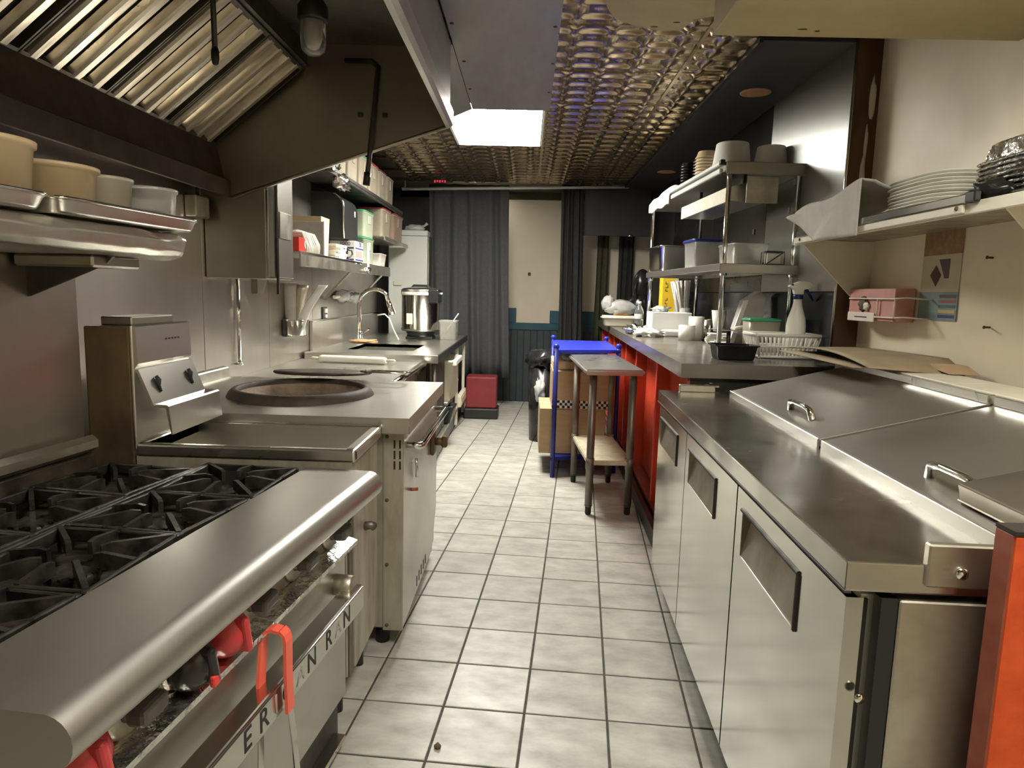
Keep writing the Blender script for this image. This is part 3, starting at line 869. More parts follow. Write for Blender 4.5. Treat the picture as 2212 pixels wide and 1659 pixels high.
MB().box(fx1 - .035, fx1 - .012, fy0 + .012, fy0 + .055, .16, .74, .003, 1).build('door_post', 'galv', fr)
MB().tube([(fx1 - .004, fy0 + .20, .66), (fx1 + .02, fy0 + .20, .665), (fx1 + .03, fy0 + .21, .655)], .016, 10).build('door_knob', 'galv', fr)
for (x_, y_) in ((-.66, fy0 + .06), (-.66, fy1 - .06), (-1.4, fy0 + .06), (-1.4, fy1 - .06)):
    MB().cyl((x_, y_, .0), (x_, y_, .16), .022, 12).build('foot', 'dark_metal', fr)
MB().box(-1.49, -1.335, fy0 - .004, fy1 - .06, .80, 1.40, .006, 2).build('flue_box', 'rust_side', fr)['label'] = 'flue box with grease-browned side'
MB().box(-1.335, -1.325, fy0 - .004, fy1 - .058, .98, 1.405, .003, 1).build('flue_front', 'steel', fr)
MB().prism([(-1.328, 1.405), (-1.318, 1.40), (-1.314, 1.275), (-1.325, 1.258), (-1.33, 1.27)], 'y', fy0 + .005, fy1 - .062).build('upper_plate', 'steel', fr)
sp = MB().prism([(-1.328, 1.255), (-1.318, 1.255), (-1.268, 1.13), (-1.275, 1.125)], 'y', fy0 + .012, fy1 - .05).build('sloped_plate', 'steel', fr)
for y in (fy0 + .085, fy1 - .125):
    b = MB(); b.tube([(-1.297, y, 1.225), (-1.29, y + .004, 1.21), (-1.286, y - .002, 1.19), (-1.282, y + .004, 1.17)], .007, 8, radii=[.006, .009, .005, .004]); b.build('keyhole', 'ink', sp)
MB().prism([(-1.275, 1.135), (-1.228, 1.133), (-1.222, 1.128), (-1.212, 1.03), (-1.217, 1.028), (-1.232, 1.122), (-1.275, 1.125)], 'y', fy0 + .02, fy1 - .03).build('hanger_plate', 'steel', fr)
for k in range(5):
    MB().box(-1.3172, -1.3158, fy0 + .19 + k * .022, fy0 + .205 + k * .022, 1.345, 1.351).build('plate_mark', 'ink', fr)
MB().box(-1.47, -1.36, fy0 + .06, fy1 - .10, 1.40, 1.43, .004, 1).build('flue_vent', 'hood_steel', fr)

# ================================================================== TANDOOR
td = thing('tandoor_oven', 'square steel tandoor oven with charred round mouth and towel-bar handle', 'oven', (-1.05, 3.3, 0))
tx0, tx1, ty0, ty1 = -1.72, -.50, 2.775, 3.86
cc, cr = Vector((-1.085, 3.27, 0)), .305
# top plate with a round hole
b = MB(); n = 48
def sq_pt(a):
    dx, dy = math.cos(a), math.sin(a)
    s = 1e9
    if dx > 1e-6: s = min(s, (-.465 - cc.x) / dx)
    if dx < -1e-6: s = min(s, (tx0 - cc.x) / dx)
    if dy > 1e-6: s = min(s, (3.855 - cc.y) / dy)
    if dy < -1e-6: s = min(s, (2.715 - cc.y) / dy)
    return Vector((cc.x + dx * s, cc.y + dy * s, 0))
angs = [2 * PI * k / n for k in range(n)] + [math.atan2(y - cc.y, x - cc.x) % (2 * PI) for x in (-.465, tx0) for y in (3.855, 2.715)]
angs = sorted(set(round(a, 6) for a in angs))
it = [b.bm.verts.new((cc.x + cr * math.cos(a), cc.y + cr * math.sin(a), 1.03)) for a in angs]
ot = [b.bm.verts.new(sq_pt(a) + Vector((0, 0, 1.03))) for a in angs]
ob = [b.bm.verts.new(sq_pt(a) + Vector((0, 0, .965))) for a in angs]
m = len(angs)
for k in range(m):
    b.bm.faces.new([it[k], it[(k + 1) % m], ot[(k + 1) % m], ot[k]])
    b.bm.faces.new([ot[k], ot[(k + 1) % m], ob[(k + 1) % m], ob[k]])
b.build('top_plate', 'steel_top', td)
MB().lathe([(.345, 1.03), (.335, 1.05), (.318, 1.066), (.305, 1.070), (.294, 1.064), (.290, 1.04), (.290, 1.0)], cc, 48, caps=False).build('mouth_ring', 'burnt', td)
MB().lathe([(.292, 1.045), (.262, 1.02), (.20, .985), (.14, .965), (.13, .90), (.30, .70), (.30, .50), (.001, .46)], cc, 48, caps=False).build('clay_pot', 'clay', td)
MB().box(tx0, tx1 - .012, ty0 + .012, ty1, .09, .965).build('body', 'steel_worn', td)
np_ = MB().box(-.585, tx1 + .002, ty0 - .004, ty0 + .012, .085, .967, .003, 1).build('corner_plate', 'steel_painted', td)
for z in (.94, .668, .383, .11):
    MB().lathe([(.008, 0), (.007, .004), (.0, .006)], (-.566, ty0 - .004, z), 10, mat=Matrix.Rotation(R(90), 4, 'X')).build('screw', 'dirt', np_)
for x_ in (-.535, -.512):
    for z in (.89, .845, .80):
        MB().box(x_ - .0045, x_ + .0045, ty0 - .0055, ty0, z, z + .037, .002, 1).build('vent_slot', 'ink', np_)
MB().box(tx0, -.585, ty0 - .002, ty0 + .012, .10, .962).build('near_panel', 'steel_painted', td)
fp = MB().prism([(2.79, .09), (2.79, .962), (3.855, .962), (3.855, .30), (3.70, .09)], 'x', tx1 - .014, tx1).build('front_panel', 'steel', td)
for k in range(5):
    MB().box(tx1, tx1 + .002, 3.16 + k * .07, 3.172 + k * .07, .115, .165).build('vent_slot', 'ink', fp)
b = MB(); b.tube([(tx1, 2.86, .885), (tx1 + .055, 2.86, .885), (tx1 + .062, 2.88, .885), (tx1 + .062, 3.78, .885), (tx1 + .055, 3.80, .885), (tx1, 3.80, .885)], .016, 10); b.build('towel_bar', 'chrome', td)
MB().tube([(tx1 + .01, 3.06, .78), (tx1 + .014, 3.06, .73), (tx1 + .01, 3.07, .69)], .006, 6).build('hook', 'chrome', td)
MB().cyl((tx1, 2.98, .655), (tx1 + .03, 2.99, .655), .008, 8).build('tap_stub', 'red_edge', td)
gv = MB(); gv.box(tx1, tx1 + .02, 3.60, 3.70, .66, .80, .006, 1); gv.cyl((tx1 + .02, 3.65, .73), (tx1 + .06, 3.65, .73), .022, 10); gv.box(tx1 + .055, tx1 + .085, 3.63, 3.67, .70, .76, .006, 1); gv.build('gas_valve', 'rust_side', td)
for (x_, y_) in ((-.6, 2.85), (-.6, 3.6), (-1.6, 2.85), (-1.6, 3.75)):
    MB().cyl((x_, y_, 0), (x_, y_, .095), .03, 12).build('caster', 'rubber', td)
MB().prism([(-1.725, 1.03), (-1.69, 1.03), (-1.695, 1.08), (-1.70, 1.086), (-1.725, 1.09)], 'y', 2.76, 3.84).build('rear_splash', 'steel_worn', td)
# loose lid lying behind the mouth, leaning on the ring
t = thing('iron_disc', 'round dark iron disc leaning behind the tandoor mouth with wire handle', 'oven cover', (-1.12, 3.72, 1.04))
LM = Matrix.Translation((-1.12, 3.74, 1.075)) @ Matrix.Rotation(R(-4), 4, 'X')
MB().lathe([(.001, .0), (.255, .0), (.265, .006), (.262, .014), (.20, .018), (.001, .022)], (0, 0, 0), 40, mat=LM).build('disc', 'lid_iron', t)
b = MB(); b.tube([LM @ Vector(p) for p in ((.22, -.05, .02), (.30, -.07, .02), (.46, -.07, .018), (.475, -.05, .018), (.475, .05, .018), (.46, .07, .018), (.30, .07, .02), (.22, .05, .02))], .006, 8); b.build('wire_handle', 'chrome', t)

# ================================================================== LOW STEEL TABLE
lt = thing('steel_table', 'low shiny steel table with rolled front edge beyond the tandoor', 'table', (-1.35, 4.8, 0))
b = MB(); b.box(-1.895, -.86, 3.90, 5.70, .92, .95, .004, 1); b.build('top', 'steel_top', lt)
MB().tube([(-.855, 3.90, .937), (-.855, 5.70, .937)], .024, 12).build('rolled_edge', 'chrome', lt)
MB().box(-1.86, -.90, 3.93, 5.68, .22, .25).build('lower_shelf', 'steel_worn', lt)
for (x_, y_) in ((-.92, 3.96), (-.92, 5.64), (-1.84, 3.96), (-1.84, 5.64)):
    MB().cyl((x_, y_, 0), (x_, y_, .92), .02, 12).build('leg', 'galv', lt)
MB().box(-.93, -.915, 3.99, 5.60, .50, .90, .003, 1).build('apron_panel', 'steel_worn', lt)
t = thing('rolling_pin', 'pale rolling pin lying across the low steel table', 'rolling pin', (-1.38, 5.42, .95))
MB().tube([(-1.66, 5.45, .982), (-1.64, 5.45, .982), (-1.13, 5.40, .982), (-1.11, 5.40, .982)], .03, 14, radii=[.024, .03, .03, .024]).build('roller', 'white_plastic', t)
MB().tube([(-1.735, 5.457, .982), (-1.72, 5.456, .982), (-1.66, 5.45, .982)], .013, 10, radii=[.008, .015, .011]).build('handle', 'off_white', t)
MB().tube([(-1.11, 5.40, .982), (-1.05, 5.394, .982), (-1.035, 5.392, .982)], .013, 10, radii=[.011, .015, .008]).build('handle', 'off_white', t)

# ================================================================== SINK TABLE
sx0, sx1, sy0, sy1, sz = -1.88, -.745, 5.74, 8.58, 1.0
st = thing('sink_table', 'long dark steel sink table with backsplash at the far left', 'sink', (-1.3, 7.1, 0))
bx = (-1.62, -1.02, 6.15, 6.85)
b = MB()
b.box(sx0, sx1, sy0, bx[2], sz - .03, sz); b.box(sx0, sx1, bx[3], sy1, sz - .03, sz)
b.box(sx0, bx[0], bx[2], bx[3], sz - .03, sz); b.box(bx[1], sx1, bx[2], bx[3], sz - .03, sz)
b.build('top', 'steel_top', st)
b = MB(); b.box(sx0, sx1 + .006, sy0 - .006, sy0 + .01, sz - .065, sz + .003, .003, 1); b.build('near_edge', 'steel', st)
b = MB(); b.box(sx1 - .012, sx1 + .006, sy0, sy1, sz - .065, sz + .003, .003, 1); b.build('front_edge', 'black_satin', st)
b = MB()
q0 = [(bx[0], bx[2]), (bx[1], bx[2]), (bx[1], bx[3]), (bx[0], bx[3])]
A = [b.bm.verts.new((p[0], p[1], sz)) for p in q0]; B = [b.bm.verts.new((p[0], p[1], sz - .25)) for p in q0]
for k in range(4): b.bm.faces.new([A[k], A[(k + 1) % 4], B[(k + 1) % 4], B[k]])
b.bm.faces.new(B); b.build('basin', 'steel', st)
MB().box(-1.895, -1.868, 5.93, sy1, sz - .02, 1.25, .003, 1).build('backsplash', 'steel_wall', st)
MB().box(-1.895, -1.86, 5.93, sy1, 1.245, 1.262, .003, 1).build('splash_cap', 'steel_door', st)
for y in (7.62, 8.45):
    MB().box(sx1 - .045, sx1 - .01, y - .018, y + .018, .04, sz - .06, .004, 1).build('leg', 'off_white', st)
for (x_, y_) in ((sx1 - .04, 5.80), (sx0 + .04, 5.80), (sx0 + .04, 8.5)):
    MB().cyl((x_, y_, 0), (x_, y_, sz - .03), .02, 12).build('leg', 'galv', st)
MB().box(sx0 + .02, sx1 - .01, 5.76, 8.54, .20, .235, .003, 1).build('lower_shelf', 'steel_worn', st)
MB().box(sx1 - .05, sx1 - .035, 5.78, 6.55, .25, .93, .003, 1).build('apron_panel', 'dark_metal', st)
MB().box(sx1 - .06, sx1 - .045, 5.76, 8.5, .02, .19, .003, 1).build('kick_board', 'black_satin', st)
# bins and bowl under the table
def bin_(label, x0, x1, y0, y1, z0, z1, mat, name='plastic_bin', cat='bin', taper=.9):
    t = thing(name, label, cat, ((x0 + x1) / 2, (y0 + y1) / 2, z0))
    hx, hy = (x1 - x0) / 2, (y1 - y0) / 2; hh = z1 - z0
    MB().lathe([(.0001, .002), (taper, .002), (1 * .97, hh * .92), (1.0, hh * .92), (1.0, hh), (.95, hh), (taper * .95, .01), (.0001, .01)], ((x0 + x1) / 2, (y0 + y1) / 2, z0), 40, sq=(.25, hx, hy)).build('body', mat, t)
    return t
t = bin_('cream plastic bin with handle rim in the sink table frame', -.98, -.72, 6.75, 7.45, .46, .86, 'off_white')
MB().box(-.735, -.69, 6.80, 7.42, .80, .86, .012, 2).build('rim_handle', 'white_plastic', t)
MB().box(-1.2, -.75, 6.6, 7.55, .43, .46, .003, 1).build('shelf_board', 'steel_worn', t)
bin_('stack of white tubs low under the far end of the sink table', -1.05, -.80, 7.75, 8.2, .24, .50, 'white_plastic')
bin_('black bowl poking out low under the sink table', -.95, -.68, 6.6, 6.85, .24, .42, 'black_plastic', 'black_bowl', 'bowl', .6)
MB().box(-.775, -.72, 7.66, 8.42, .235, .36, .004, 1).build('tray_box', 'off_white', t := thing('wooden_tray', 'pale flat tray at the foot of the sink table', 'tray', (-.75, 8.0, .235)))
MB().box(-.72, -.715, 7.70, 8.38, .26, .335).build('front_board', 'cardboard_pale', t)

# gooseneck faucet
t = thing('faucet', 'chrome gooseneck faucet with pull-down spray head', 'faucet', (-1.74, 7.1, sz))
MB().lathe([(.05, 0), (.05, .008), (.03, .014), (.026, .10), (.022, .11)], (-1.74, 7.1, sz), 20).build('base', 'chrome', t)
pts = [(-1.74, 7.1, 1.10), (-1.745, 7.1, 1.25), (-1.745, 7.1, 1.38)] + [(-1.58 - .165 * math.cos(a), 7.1 , 1.385 + .16 * math.sin(a)) for a in [PI * k / 12 for k in range(1, 10)]] + [(-1.435, 7.1, 1.40)]
MB().tube(pts, .023, 12).build('neck', 'chrome', t)
MB().tube([(-1.445, 7.1, 1.425), (-1.425, 7.1, 1.38), (-1.395, 7.1, 1.29)], .02, 12, radii=[.025, .03, .035]).build('spray_head', 'chrome', t)
MB().tube([(-1.71, 7.08, 1.08), (-1.66, 7.04, 1.11), (-1.62, 7.0, 1.14)], .009, 8).build('lever', 'chrome', t)
b = MB(); b.tube([(-1.60, 7.3, 1.27), (-1.52, 7.3, 1.285), (-1.47, 7.3, 1.24), (-1.42, 7.28, 1.12), (-1.36, 7.25, 1.02)], .008, 8)
tag(b.build('white_hose', 'white_plastic'), 'thin white hose curling behind the gooseneck faucet', 'hose')
b = MB(); b.blob((-1.66, 6.96, 1.018), (.14, .11, .018), .5, 3.5, 3, 3, flatbase=1.001)
tag(b.build('dish_cloth', 'bare_wood'), 'crumpled tan rag around the faucet base', 'cloth')
# rice cooker on its stand
t = thing('cooker_stand', 'black low stand under the rice cooker', 'stand', (-1.21, 7.8, 1.0))
MB().box(-1.36, -1.06, 7.66, 7.94, 1.0, 1.03, .008).build('base', 'black_satin', t)
MB().lathe([(.16, 1.03), (.15, 1.05), (.17, 1.085)], (-1.21, 7.8, 0), 28).build('ring', 'black_satin', t)
t = thing('rice_cooker', 'big round stainless rice cooker with black hinged lid handle', 'cooker', (-1.21, 7.8, 1.085))
cx, cy = -1.21, 7.8
MB().lathe([(.20, 1.086), (.215, 1.09), (.222, 1.105), (.222, 1.118), (.214, 1.122), (.214, 1.49), (.21, 1.5)], (cx, cy, 0), 44).build('body', 'steel_door', t)
MB().lathe([(.216, 1.492), (.224, 1.496), (.224, 1.522), (.216, 1.527)], (cx, cy, 0), 44).build('rim_band', 'white_plastic', t)
MB().lathe([(.222, 1.527), (.222, 1.552), (.20, 1.567), (.10, 1.585), (.001, 1.59)], (cx, cy, 0), 44).build('lid', 'steel_top', t)
MB().tube([(cx - .10, cy, 1.58), (cx - .08, cy, 1.60), (cx + .08, cy, 1.60), (cx + .10, cy, 1.58)], .013, 8).build('lid_handle', 'black_satin', t)
MB().box(cx + .11, cx + .225, cy - .20, cy + .10, 1.41, 1.56, .015).build('hinge_housing', 'black_satin', t)
MB().cyl((cx + .225, cy - .02, 1.515), (cx + .25, cy - .02, 1.515), .012, 10).build('latch', 'white_plastic', t)
MB().box(cx - .13, cx - .06, cy - .209, cy - .195, 1.17, 1.29, .006).build('control_plate', 'off_white', t)
t = bin_('translucent plastic tub holding a white spatula behind the rice cooker', -.985, -.775, 7.62, 7.86, 1.0, 1.22, 'clear_plastic', 'plastic_tub', 'tub')
MB().tube([(-.96, 7.66, 1.02), (-.85, 7.70, 1.18), (-.77, 7.72, 1.30)], .008, 8, radii=[.02, .009, .012], flat=.5).build('spatula', 'white_plastic', t)
# tall white refrigerator by the curtain with a bag on top
t = thing('white_fridge', 'tall white cabinet standing by the curtain with grey door edge', 'fridge', (-1.5, 8.78, 0))
MB().box(-1.76, -1.27, 8.68, 8.93, .02, 2.29, .006, 1).build('body', 'white_enamel', t)
MB().box(-1.262, -1.245, 8.68, 8.93, .04, 2.22, .004, 1).build('door', 'steel_door', t)
MB().box(-1.76, -1.262, 8.676, 8.68, 2.22, 2.225).build('seam', 'dark_metal', t)
MB().box(-1.69, -1.59, 8.66, 8.68, 1.60, 1.655, .004, 1).build('socket', 'off_white', t)
b = MB(); b.blob((-1.45, 8.8, 2.32), (.13, .09, .05), .35, 2.5, 3, 11, flatbase=2.292); b.tube([(-1.37, 8.8, 2.34), (-1.32, 8.8, 2.36), (-1.29, 8.8, 2.39)], .012, 8, radii=[.02, .012, .02])
tag(b.build('plastic_bag', 'bag_plastic'), 'knotted pale plastic bag on top of the white cabinet', 'bag')

# ================================================================== LEFT WALL SHELVES
def wall_shelf(label, x1, y0, y1, z, braces, mat='steel_worn', lip=.05):
    t = thing('wall_shelf', label, 'shelf', (-1.7, (y0 + y1) / 2, z - lip))
    MB().box(-1.895, x1, y0, y1, z - .012, z, .003, 1).build('board', mat, t)
    MB().box(x1 - .014, x1, y0, y1, z - lip, z - .010, .003, 1).build('front_lip', mat, t)
    for y in braces:
        b = MB(); b.box(-1.895, x1 - .02, y - .016, y + .016, z - .035, z - .012, .003, 1)
        b.build('bracket_arm', 'steel_worn', t)
        dx, dz = (x1 - .03) + 1.885, .32
        b = MB()
        M = basis((-1.885, y, z - .03 - dz), (dx, 0, dz), (0, 1, 0))
        b.box(0, math.hypot(dx, dz), -.04, .04, -.006, .006, 0, 1, M); b.build('bracket_strut', 'steel_door', t)
    return t
ls = wall_shelf('lower steel wall shelf crowded with boxes and cups', -1.55, 4.69, 7.75, 1.79, (6.35, 7.68), lip=.10)
MB().box(-1.60, -1.545, 4.70, 6.4, 1.77, 1.792, .004, 1).build('front_rim', 'chrome', ls)
us = wall_shelf('upper dark wall shelf carrying plastic food containers', -1.50, 5.15, 8.2, 2.455, (), 'dark_metal', .05)
MB().box(-1.502, -1.494, 5.15, 8.2, 2.43, 2.455).build('front_rim', 'steel', us)
ms = wall_shelf('short steel wall shelf with red-lidded containers near the white cabinet', -1.50, 7.22, 8.6, 2.10, (), 'steel_worn', .045)

def container(label, x0, x1, y0, y1, z0, z1, mat, lid=None, grp=None, taper=.9, name='food_container', ribs=True):
    t = thing(name, label, 'container', ((x0 + x1) / 2, (y0 + y1) / 2, z0), group=grp)
    cx_, cy_ = (x0 + x1) / 2, (y0 + y1) / 2
    hx, hy = (x1 - x0) / 2, (y1 - y0) / 2; hh = z1 - z0
    MB().lathe([(.0001, 0), (taper, 0), (taper + .01, .006), (.965, hh * .90), (1.0, hh * .905), (1.0, hh * .95), (.93, hh * .95), (taper * .94, .012), (.0001, .010)], (cx_, cy_, z0), 36, sq=(.22, hx, hy)).build('body', mat, t)
    if lid:
        MB().lathe([(.97, hh * .95), (1.03, hh * .945), (1.04, hh * .985), (1.0, hh), (.9, hh * 1.0), (.86, hh * .985), (.0001, hh * .985)], (cx_, cy_, z0), 36, sq=(.22, hx, hy)).build('lid', lid, t)
    if ribs:
        MB().box(cx_ + hx * .90, cx_ + hx * 1.0, cy_ - hy * .25, cy_ + hy * .25, z0 + hh * .52, z0 + hh * .85, .006).build('grip_tab', mat, t)
    return t
G = 'lidded containers on the left wall shelves'
# upper shelf row
yy = 5.30
for i, (w, hh, mt, ld, l) in enumerate(((.26, .34, 'tan_plastic', None, 'tan tall tub first in the row on the upper shelf'),
                                       (.26, .36, 'cloudy_plastic', None, 'cloudy tub second in the row on the upper shelf'),
                                       (.34, .32, 'cloudy_plastic', 'maroon_lid', 'maroon-lidded container behind the conduit on the upper shelf'),
                                       (.36, .30, 'cloudy_plastic', 'green_lid', 'green-lidded container on the upper shelf'),
                                       (.36, .30, 'cloudy_plastic', 'red_lid', 'red-lidded container in the middle of the upper shelf'),
                                       (.36, .30, 'cloudy_plastic', 'maroon_lid', 'dull-lidded container next to last on the upper shelf'),
                                       (.36, .31, 'cloudy_plastic', None, 'last open container at the far end of the upper shelf'))):
    container(l, -1.80, -1.53, yy, yy + w, 2.456, 2.456 + hh, mt, ld, G)
    yy += w + .045
b = MB(); b.blob((-1.47, 5.24, 2.47), (.035, .12, .05), .5, 4, 3, 5); b.blob((-1.49, 5.50, 2.37), (.06, .12, .06), .6, 4, 3, 9)
tag(b.build('foil_bundle', 'foil_bright'), 'crumpled silver foil hanging at the near end of the upper shelf', 'foil')
# middle shelf
container('tall container with brown contents and red lid, nearer on the short shelf', -1.82, -1.53, 7.28, 7.72, 2.10, 2.40, 'cloudy_plastic', 'red_lid', G)
container('brown container with maroon lid, farther on the short shelf', -1.82, -1.51, 7.80, 8.36, 2.10, 2.40, 'brown_plastic', 'maroon_lid', G)
# lower shelf goods
container('clear green-lidded container stacked on top of another on the lower shelf', -1.80, -1.60, 6.75, 7.18, 2.055, 2.31, 'cloudy_green', 'green_lid', G)
container('clear green-lidded container at the bottom of a stack on the lower shelf', -1.80, -1.60, 6.75, 7.18, 1.791, 2.05, 'cloudy_green', 'green_lid', G)
t = thing('glove_box', 'red and white box of disposable gloves at the near end of the lower shelf', 'box', (-1.66, 4.95, 1.792))
MB().box(-1.74, -1.58, 4.74, 4.98, 1.792, 1.89, .003, 1).build('carton', 'red_plastic', t)
b = MB(); b.lathe([(.03, 0), (.028, .002), (.018, .003), (.012, .002), (.0, .002)], (-1.579, 4.88, 1.845), 18, mat=Matrix.Rotation(R(90), 4, 'Y')); b.build('white_emblem', 'white_paper', t)
b = MB()
rn = random.Random(4)
for k in range(9):
    y = 4.80 + k * .035
    b.tube([(-1.70, y, 1.89), (-1.66, y + .02, 1.95 - abs(k - 4) * .006), (-1.60, y + .06, 1.93), (-1.575, y + .09, 1.85 + rn.uniform(-.02, .02)), (-1.58, y + .10, 1.80)], .012, 7)
b.blob((-1.67, 4.96, 1.91), (.06, .13, .03), .4, 4, 3, 2)
b.build('gloves', 'white_cloth', t)
t = thing('grey_board', 'flat grey cardboard sheet standing upright on the lower shelf', 'board', (-1.68, 5.35, 1.792))
MB().box(-1.88, -1.59, 5.36, 5.372, 1.792, 2.055, .002, 1, Matrix.Translation((0, 0, 0))).build('sheet', 'grey_cloth', t)
MB().box(-1.592, -1.58, 5.34, 5.40, 1.792, 2.055, .002, 1).build('edge', 'white_paper', t)
t = thing('tan_box', 'tan cardboard tub standing behind the grey sheet', 'box', (-1.72, 5.53, 1.792))
MB().lathe([(.0001, 0), (.9, 0), (1, .30), (.93, .30), (.85, .012), (.0001, .012)], (-1.74, 5.53, 1.80), 4, smooth=False, sq=(1, .16, .16), mat=Matrix.Rotation(R(45), 4, 'Z')).build('body', 'cardboard_pale', t)
pk = MB().box(-.10, .10, -.13, .13, 0, .022, .004, 1).build('paper_packet', 'white_paper')
repeat(pk, [(-1.67, 5.81, 1.793 + k * .0235, R(a_)) for k, a_ in enumerate((5, -8, 3, 9, -4))], '{} white paper packet in the untidy pile on the lower shelf', 'paper', 'paper packets on the lower shelf')
t = thing('steel_mug', 'steel mug with open handle on the lower shelf', 'mug', (-1.63, 6.02, 1.792))
MB().lathe([(.0001, 0), (.045, 0), (.05, .11), (.047, .11), (.042, .006), (.0001, .006)], (-1.63, 6.04, 1.793), 22).build('cup', 'steel_door', t)
MB().tube([(-1.60, 6.075, 1.885), (-1.57, 6.12, 1.88), (-1.565, 6.13, 1.85), (-1.58, 6.10, 1.82), (-1.60, 6.075, 1.815)], .007, 8).build('handle', 'black_satin', t)
t = thing('carton', 'white printed carton reading 1000 on the lower shelf', 'box', (-1.64, 6.42, 1.792))
MB().box(-1.80, -1.57, 6.24, 6.55, 1.792, 1.975, .003, 1).build('box', 'white_paper', t)
text_mesh('print', '1000', .065, 'ink_blue', t, basis((-1.5685, 6.42, 1.948), (0, 1, 0), (0, 0, 1)))
text_mesh('print_front', '1000', .05, 'ink_blue', t, basis((-1.66, 6.2385, 1.948), (1, 0, 0), (0, 0, 1)))
for (z0, z1) in ((1.905, 1.918), (1.80, 1.815)):
    MB().box(-1.5695, -1.5685, 6.25, 6.54, z0, z1).build('printed_band', 'ink_blue', t)
    MB().box(-1.79, -1.58, 6.2385, 6.2395, z0, z1).build('printed_band', 'ink_blue', t)
MB().box(-1.5695, -1.5685, 6.27, 6.50, 1.83, 1.89).build('printed_panel', 'pink_paper', t)
t = thing('paper_rolls', 'upright narrow white strip hanging over the shelf edge beside the carton', 'paper', (-1.54, 6.66, 1.70))
MB().box(-1.545, -1.54, 6.60, 6.68, 1.70, 1.98, .001, 1).build('strip', 'white_paper', t)
b = MB(); b.blob((-1.54, 6.62, 1.72), (.03, .08, .035), .6, 5, 3, 8); tag(b.build('foil_wad', 'foil_bright'), 'wad of foil on the shelf front beside the white strip', 'foil')
container('white open plastic tub at the far end of the lower shelf', -1.74, -1.56, 7.30, 7.62, 1.791, 1.93, 'white_plastic', None, None, .8, 'white_tub', False)
# towel dispenser
t = thing('towel_dispenser', 'black curved paper towel dispenser on the wall above the lower shelf', 'dispenser', (-1.75, 6.2, 2.0))
prof = [(-1.895, 1.98), (-1.615, 1.98)] + [(-1.735 + .12 * math.cos(R(a)), 2.24 + .13 * math.sin(R(a))) for a in (0, 20, 40, 60, 80)] + [(-1.895, 2.375)]
MB().prism(prof, 'y', 6.02, 6.52).build('housing', 'black_satin', t)
b = MB(); b.tube([(p[0] + .004, 6.02, p[1]) for p in prof[1:-1]], .010, 8); b.build('chrome_edge', 'steel_door', t)
MB().box(-1.614, -1.611, 6.40, 6.43, 2.20, 2.25).build('badge', 'white_paper', t)
# hanging paper cups / scoop on near wall end
b = MB(); b.tube([(-1.80, 4.75, 2.10), (-1.78, 4.78, 2.02), (-1.80, 4.78, 1.96), (-1.80, 4.80, 1.92)], .03, 10, radii=[.055, .035, .02, .018])
tag(b.build('paper_funnel', 'white_paper'), 'white paper funnel leaning against the wall beside the glove box', 'funnel')
# wall cup with rolled sheets
t = thing('wall_cup', 'round steel cup fixed to the wall holding upright sheets', 'holder', (-1.80, 5.32, 1.17))
MB().lathe([(.0001, 1.172), (.07, 1.172), (.082, 1.18), (.086, 1.28), (.09, 1.295), (.082, 1.295), (.078, 1.185), (.0001, 1.18)], (-1.80, 5.32, 0), 28).build('cup', 'steel_door', t)
MB().box(-1.897, -1.86, 5.27, 5.37, 1.16, 1.30, .004, 1).build('bracket', 'dark_metal', t)
def curved_sheet(name, par, mat, x0, y0, lean, w, z0, z1, rad):
    b = MB()
    def fn(u, v):
        a = (u - .5) * w / rad
        zz = z0 + (z1 - z0) * v
        return (x0 + rad * math.sin(a) + lean * v ** 1.6, y0 + rad * (1 - math.cos(a)) - .03, zz)
    b.grid(fn, 8, 10); return b.build(name, mat, par, solid=.004)
t2 = thing('rolled_sheets', 'grey and white flexible sheets standing in the wall cup', 'sheets', (-1.80, 5.32, 1.185))
curved_sheet('grey_sheet', t2, 'grey_cloth', -1.835, 5.33, -.015, .15, 1.185, 1.575, .065)
curved_sheet('grey_sheet', t2, 'steel_worn', -1.80, 5.34, .04, .14, 1.185, 1.565, .06)
curved_sheet('white_sheet', t2, 'white_foam', -1.765, 5.30, .19, .075, 1.185, 1.565, .09)
# socket and wrapped whisks
t = thing('wall_outlet', 'dark wall outlet with white plugs above the backsplash', 'outlet', (-1.885, 6.38, 1.27))
MB().box(-1.897, -1.885, 6.30, 6.44, 1.25, 1.37, .005).build('plate', 'black_satin', t)
MB().box(-1.885, -1.868, 6.34, 6.40, 1.315, 1.355, .004).build('plug', 'white_plastic', t)
MB().box(-1.885, -1.868, 6.35, 6.39, 1.27, 1.30, .004).build('plug', 'white_plastic', t)
t = thing('plastic_wrap', 'clear plastic wrapped utensils hanging below the shelf bracket', 'wrap', (-1.80, 7.0, 1.36))
b = MB(); b.blob((-1.845, 6.86, 1.475), (.045, .22, .065), .3, 3, 3, 21); b.blob((-1.84, 7.25, 1.45), (.045, .22, .06), .35, 3, 3, 22); b.build('wrap', 'bag_plastic', t)
MB().cyl((-1.85, 6.55, 1.46), (-1.83, 6.72, 1.47), .018, 10).build('knob_end', 'white_plastic', t)
for s in (-1, 1):
    MB().tube([(-1.83, 6.72, 1.47), (-1.81, 6.9, 1.47 + s * .05), (-1.81, 7.1, 1.47 + s * .045), (-1.82, 7.25, 1.46)], .006, 6).build('wire_loop', 'chrome', t)

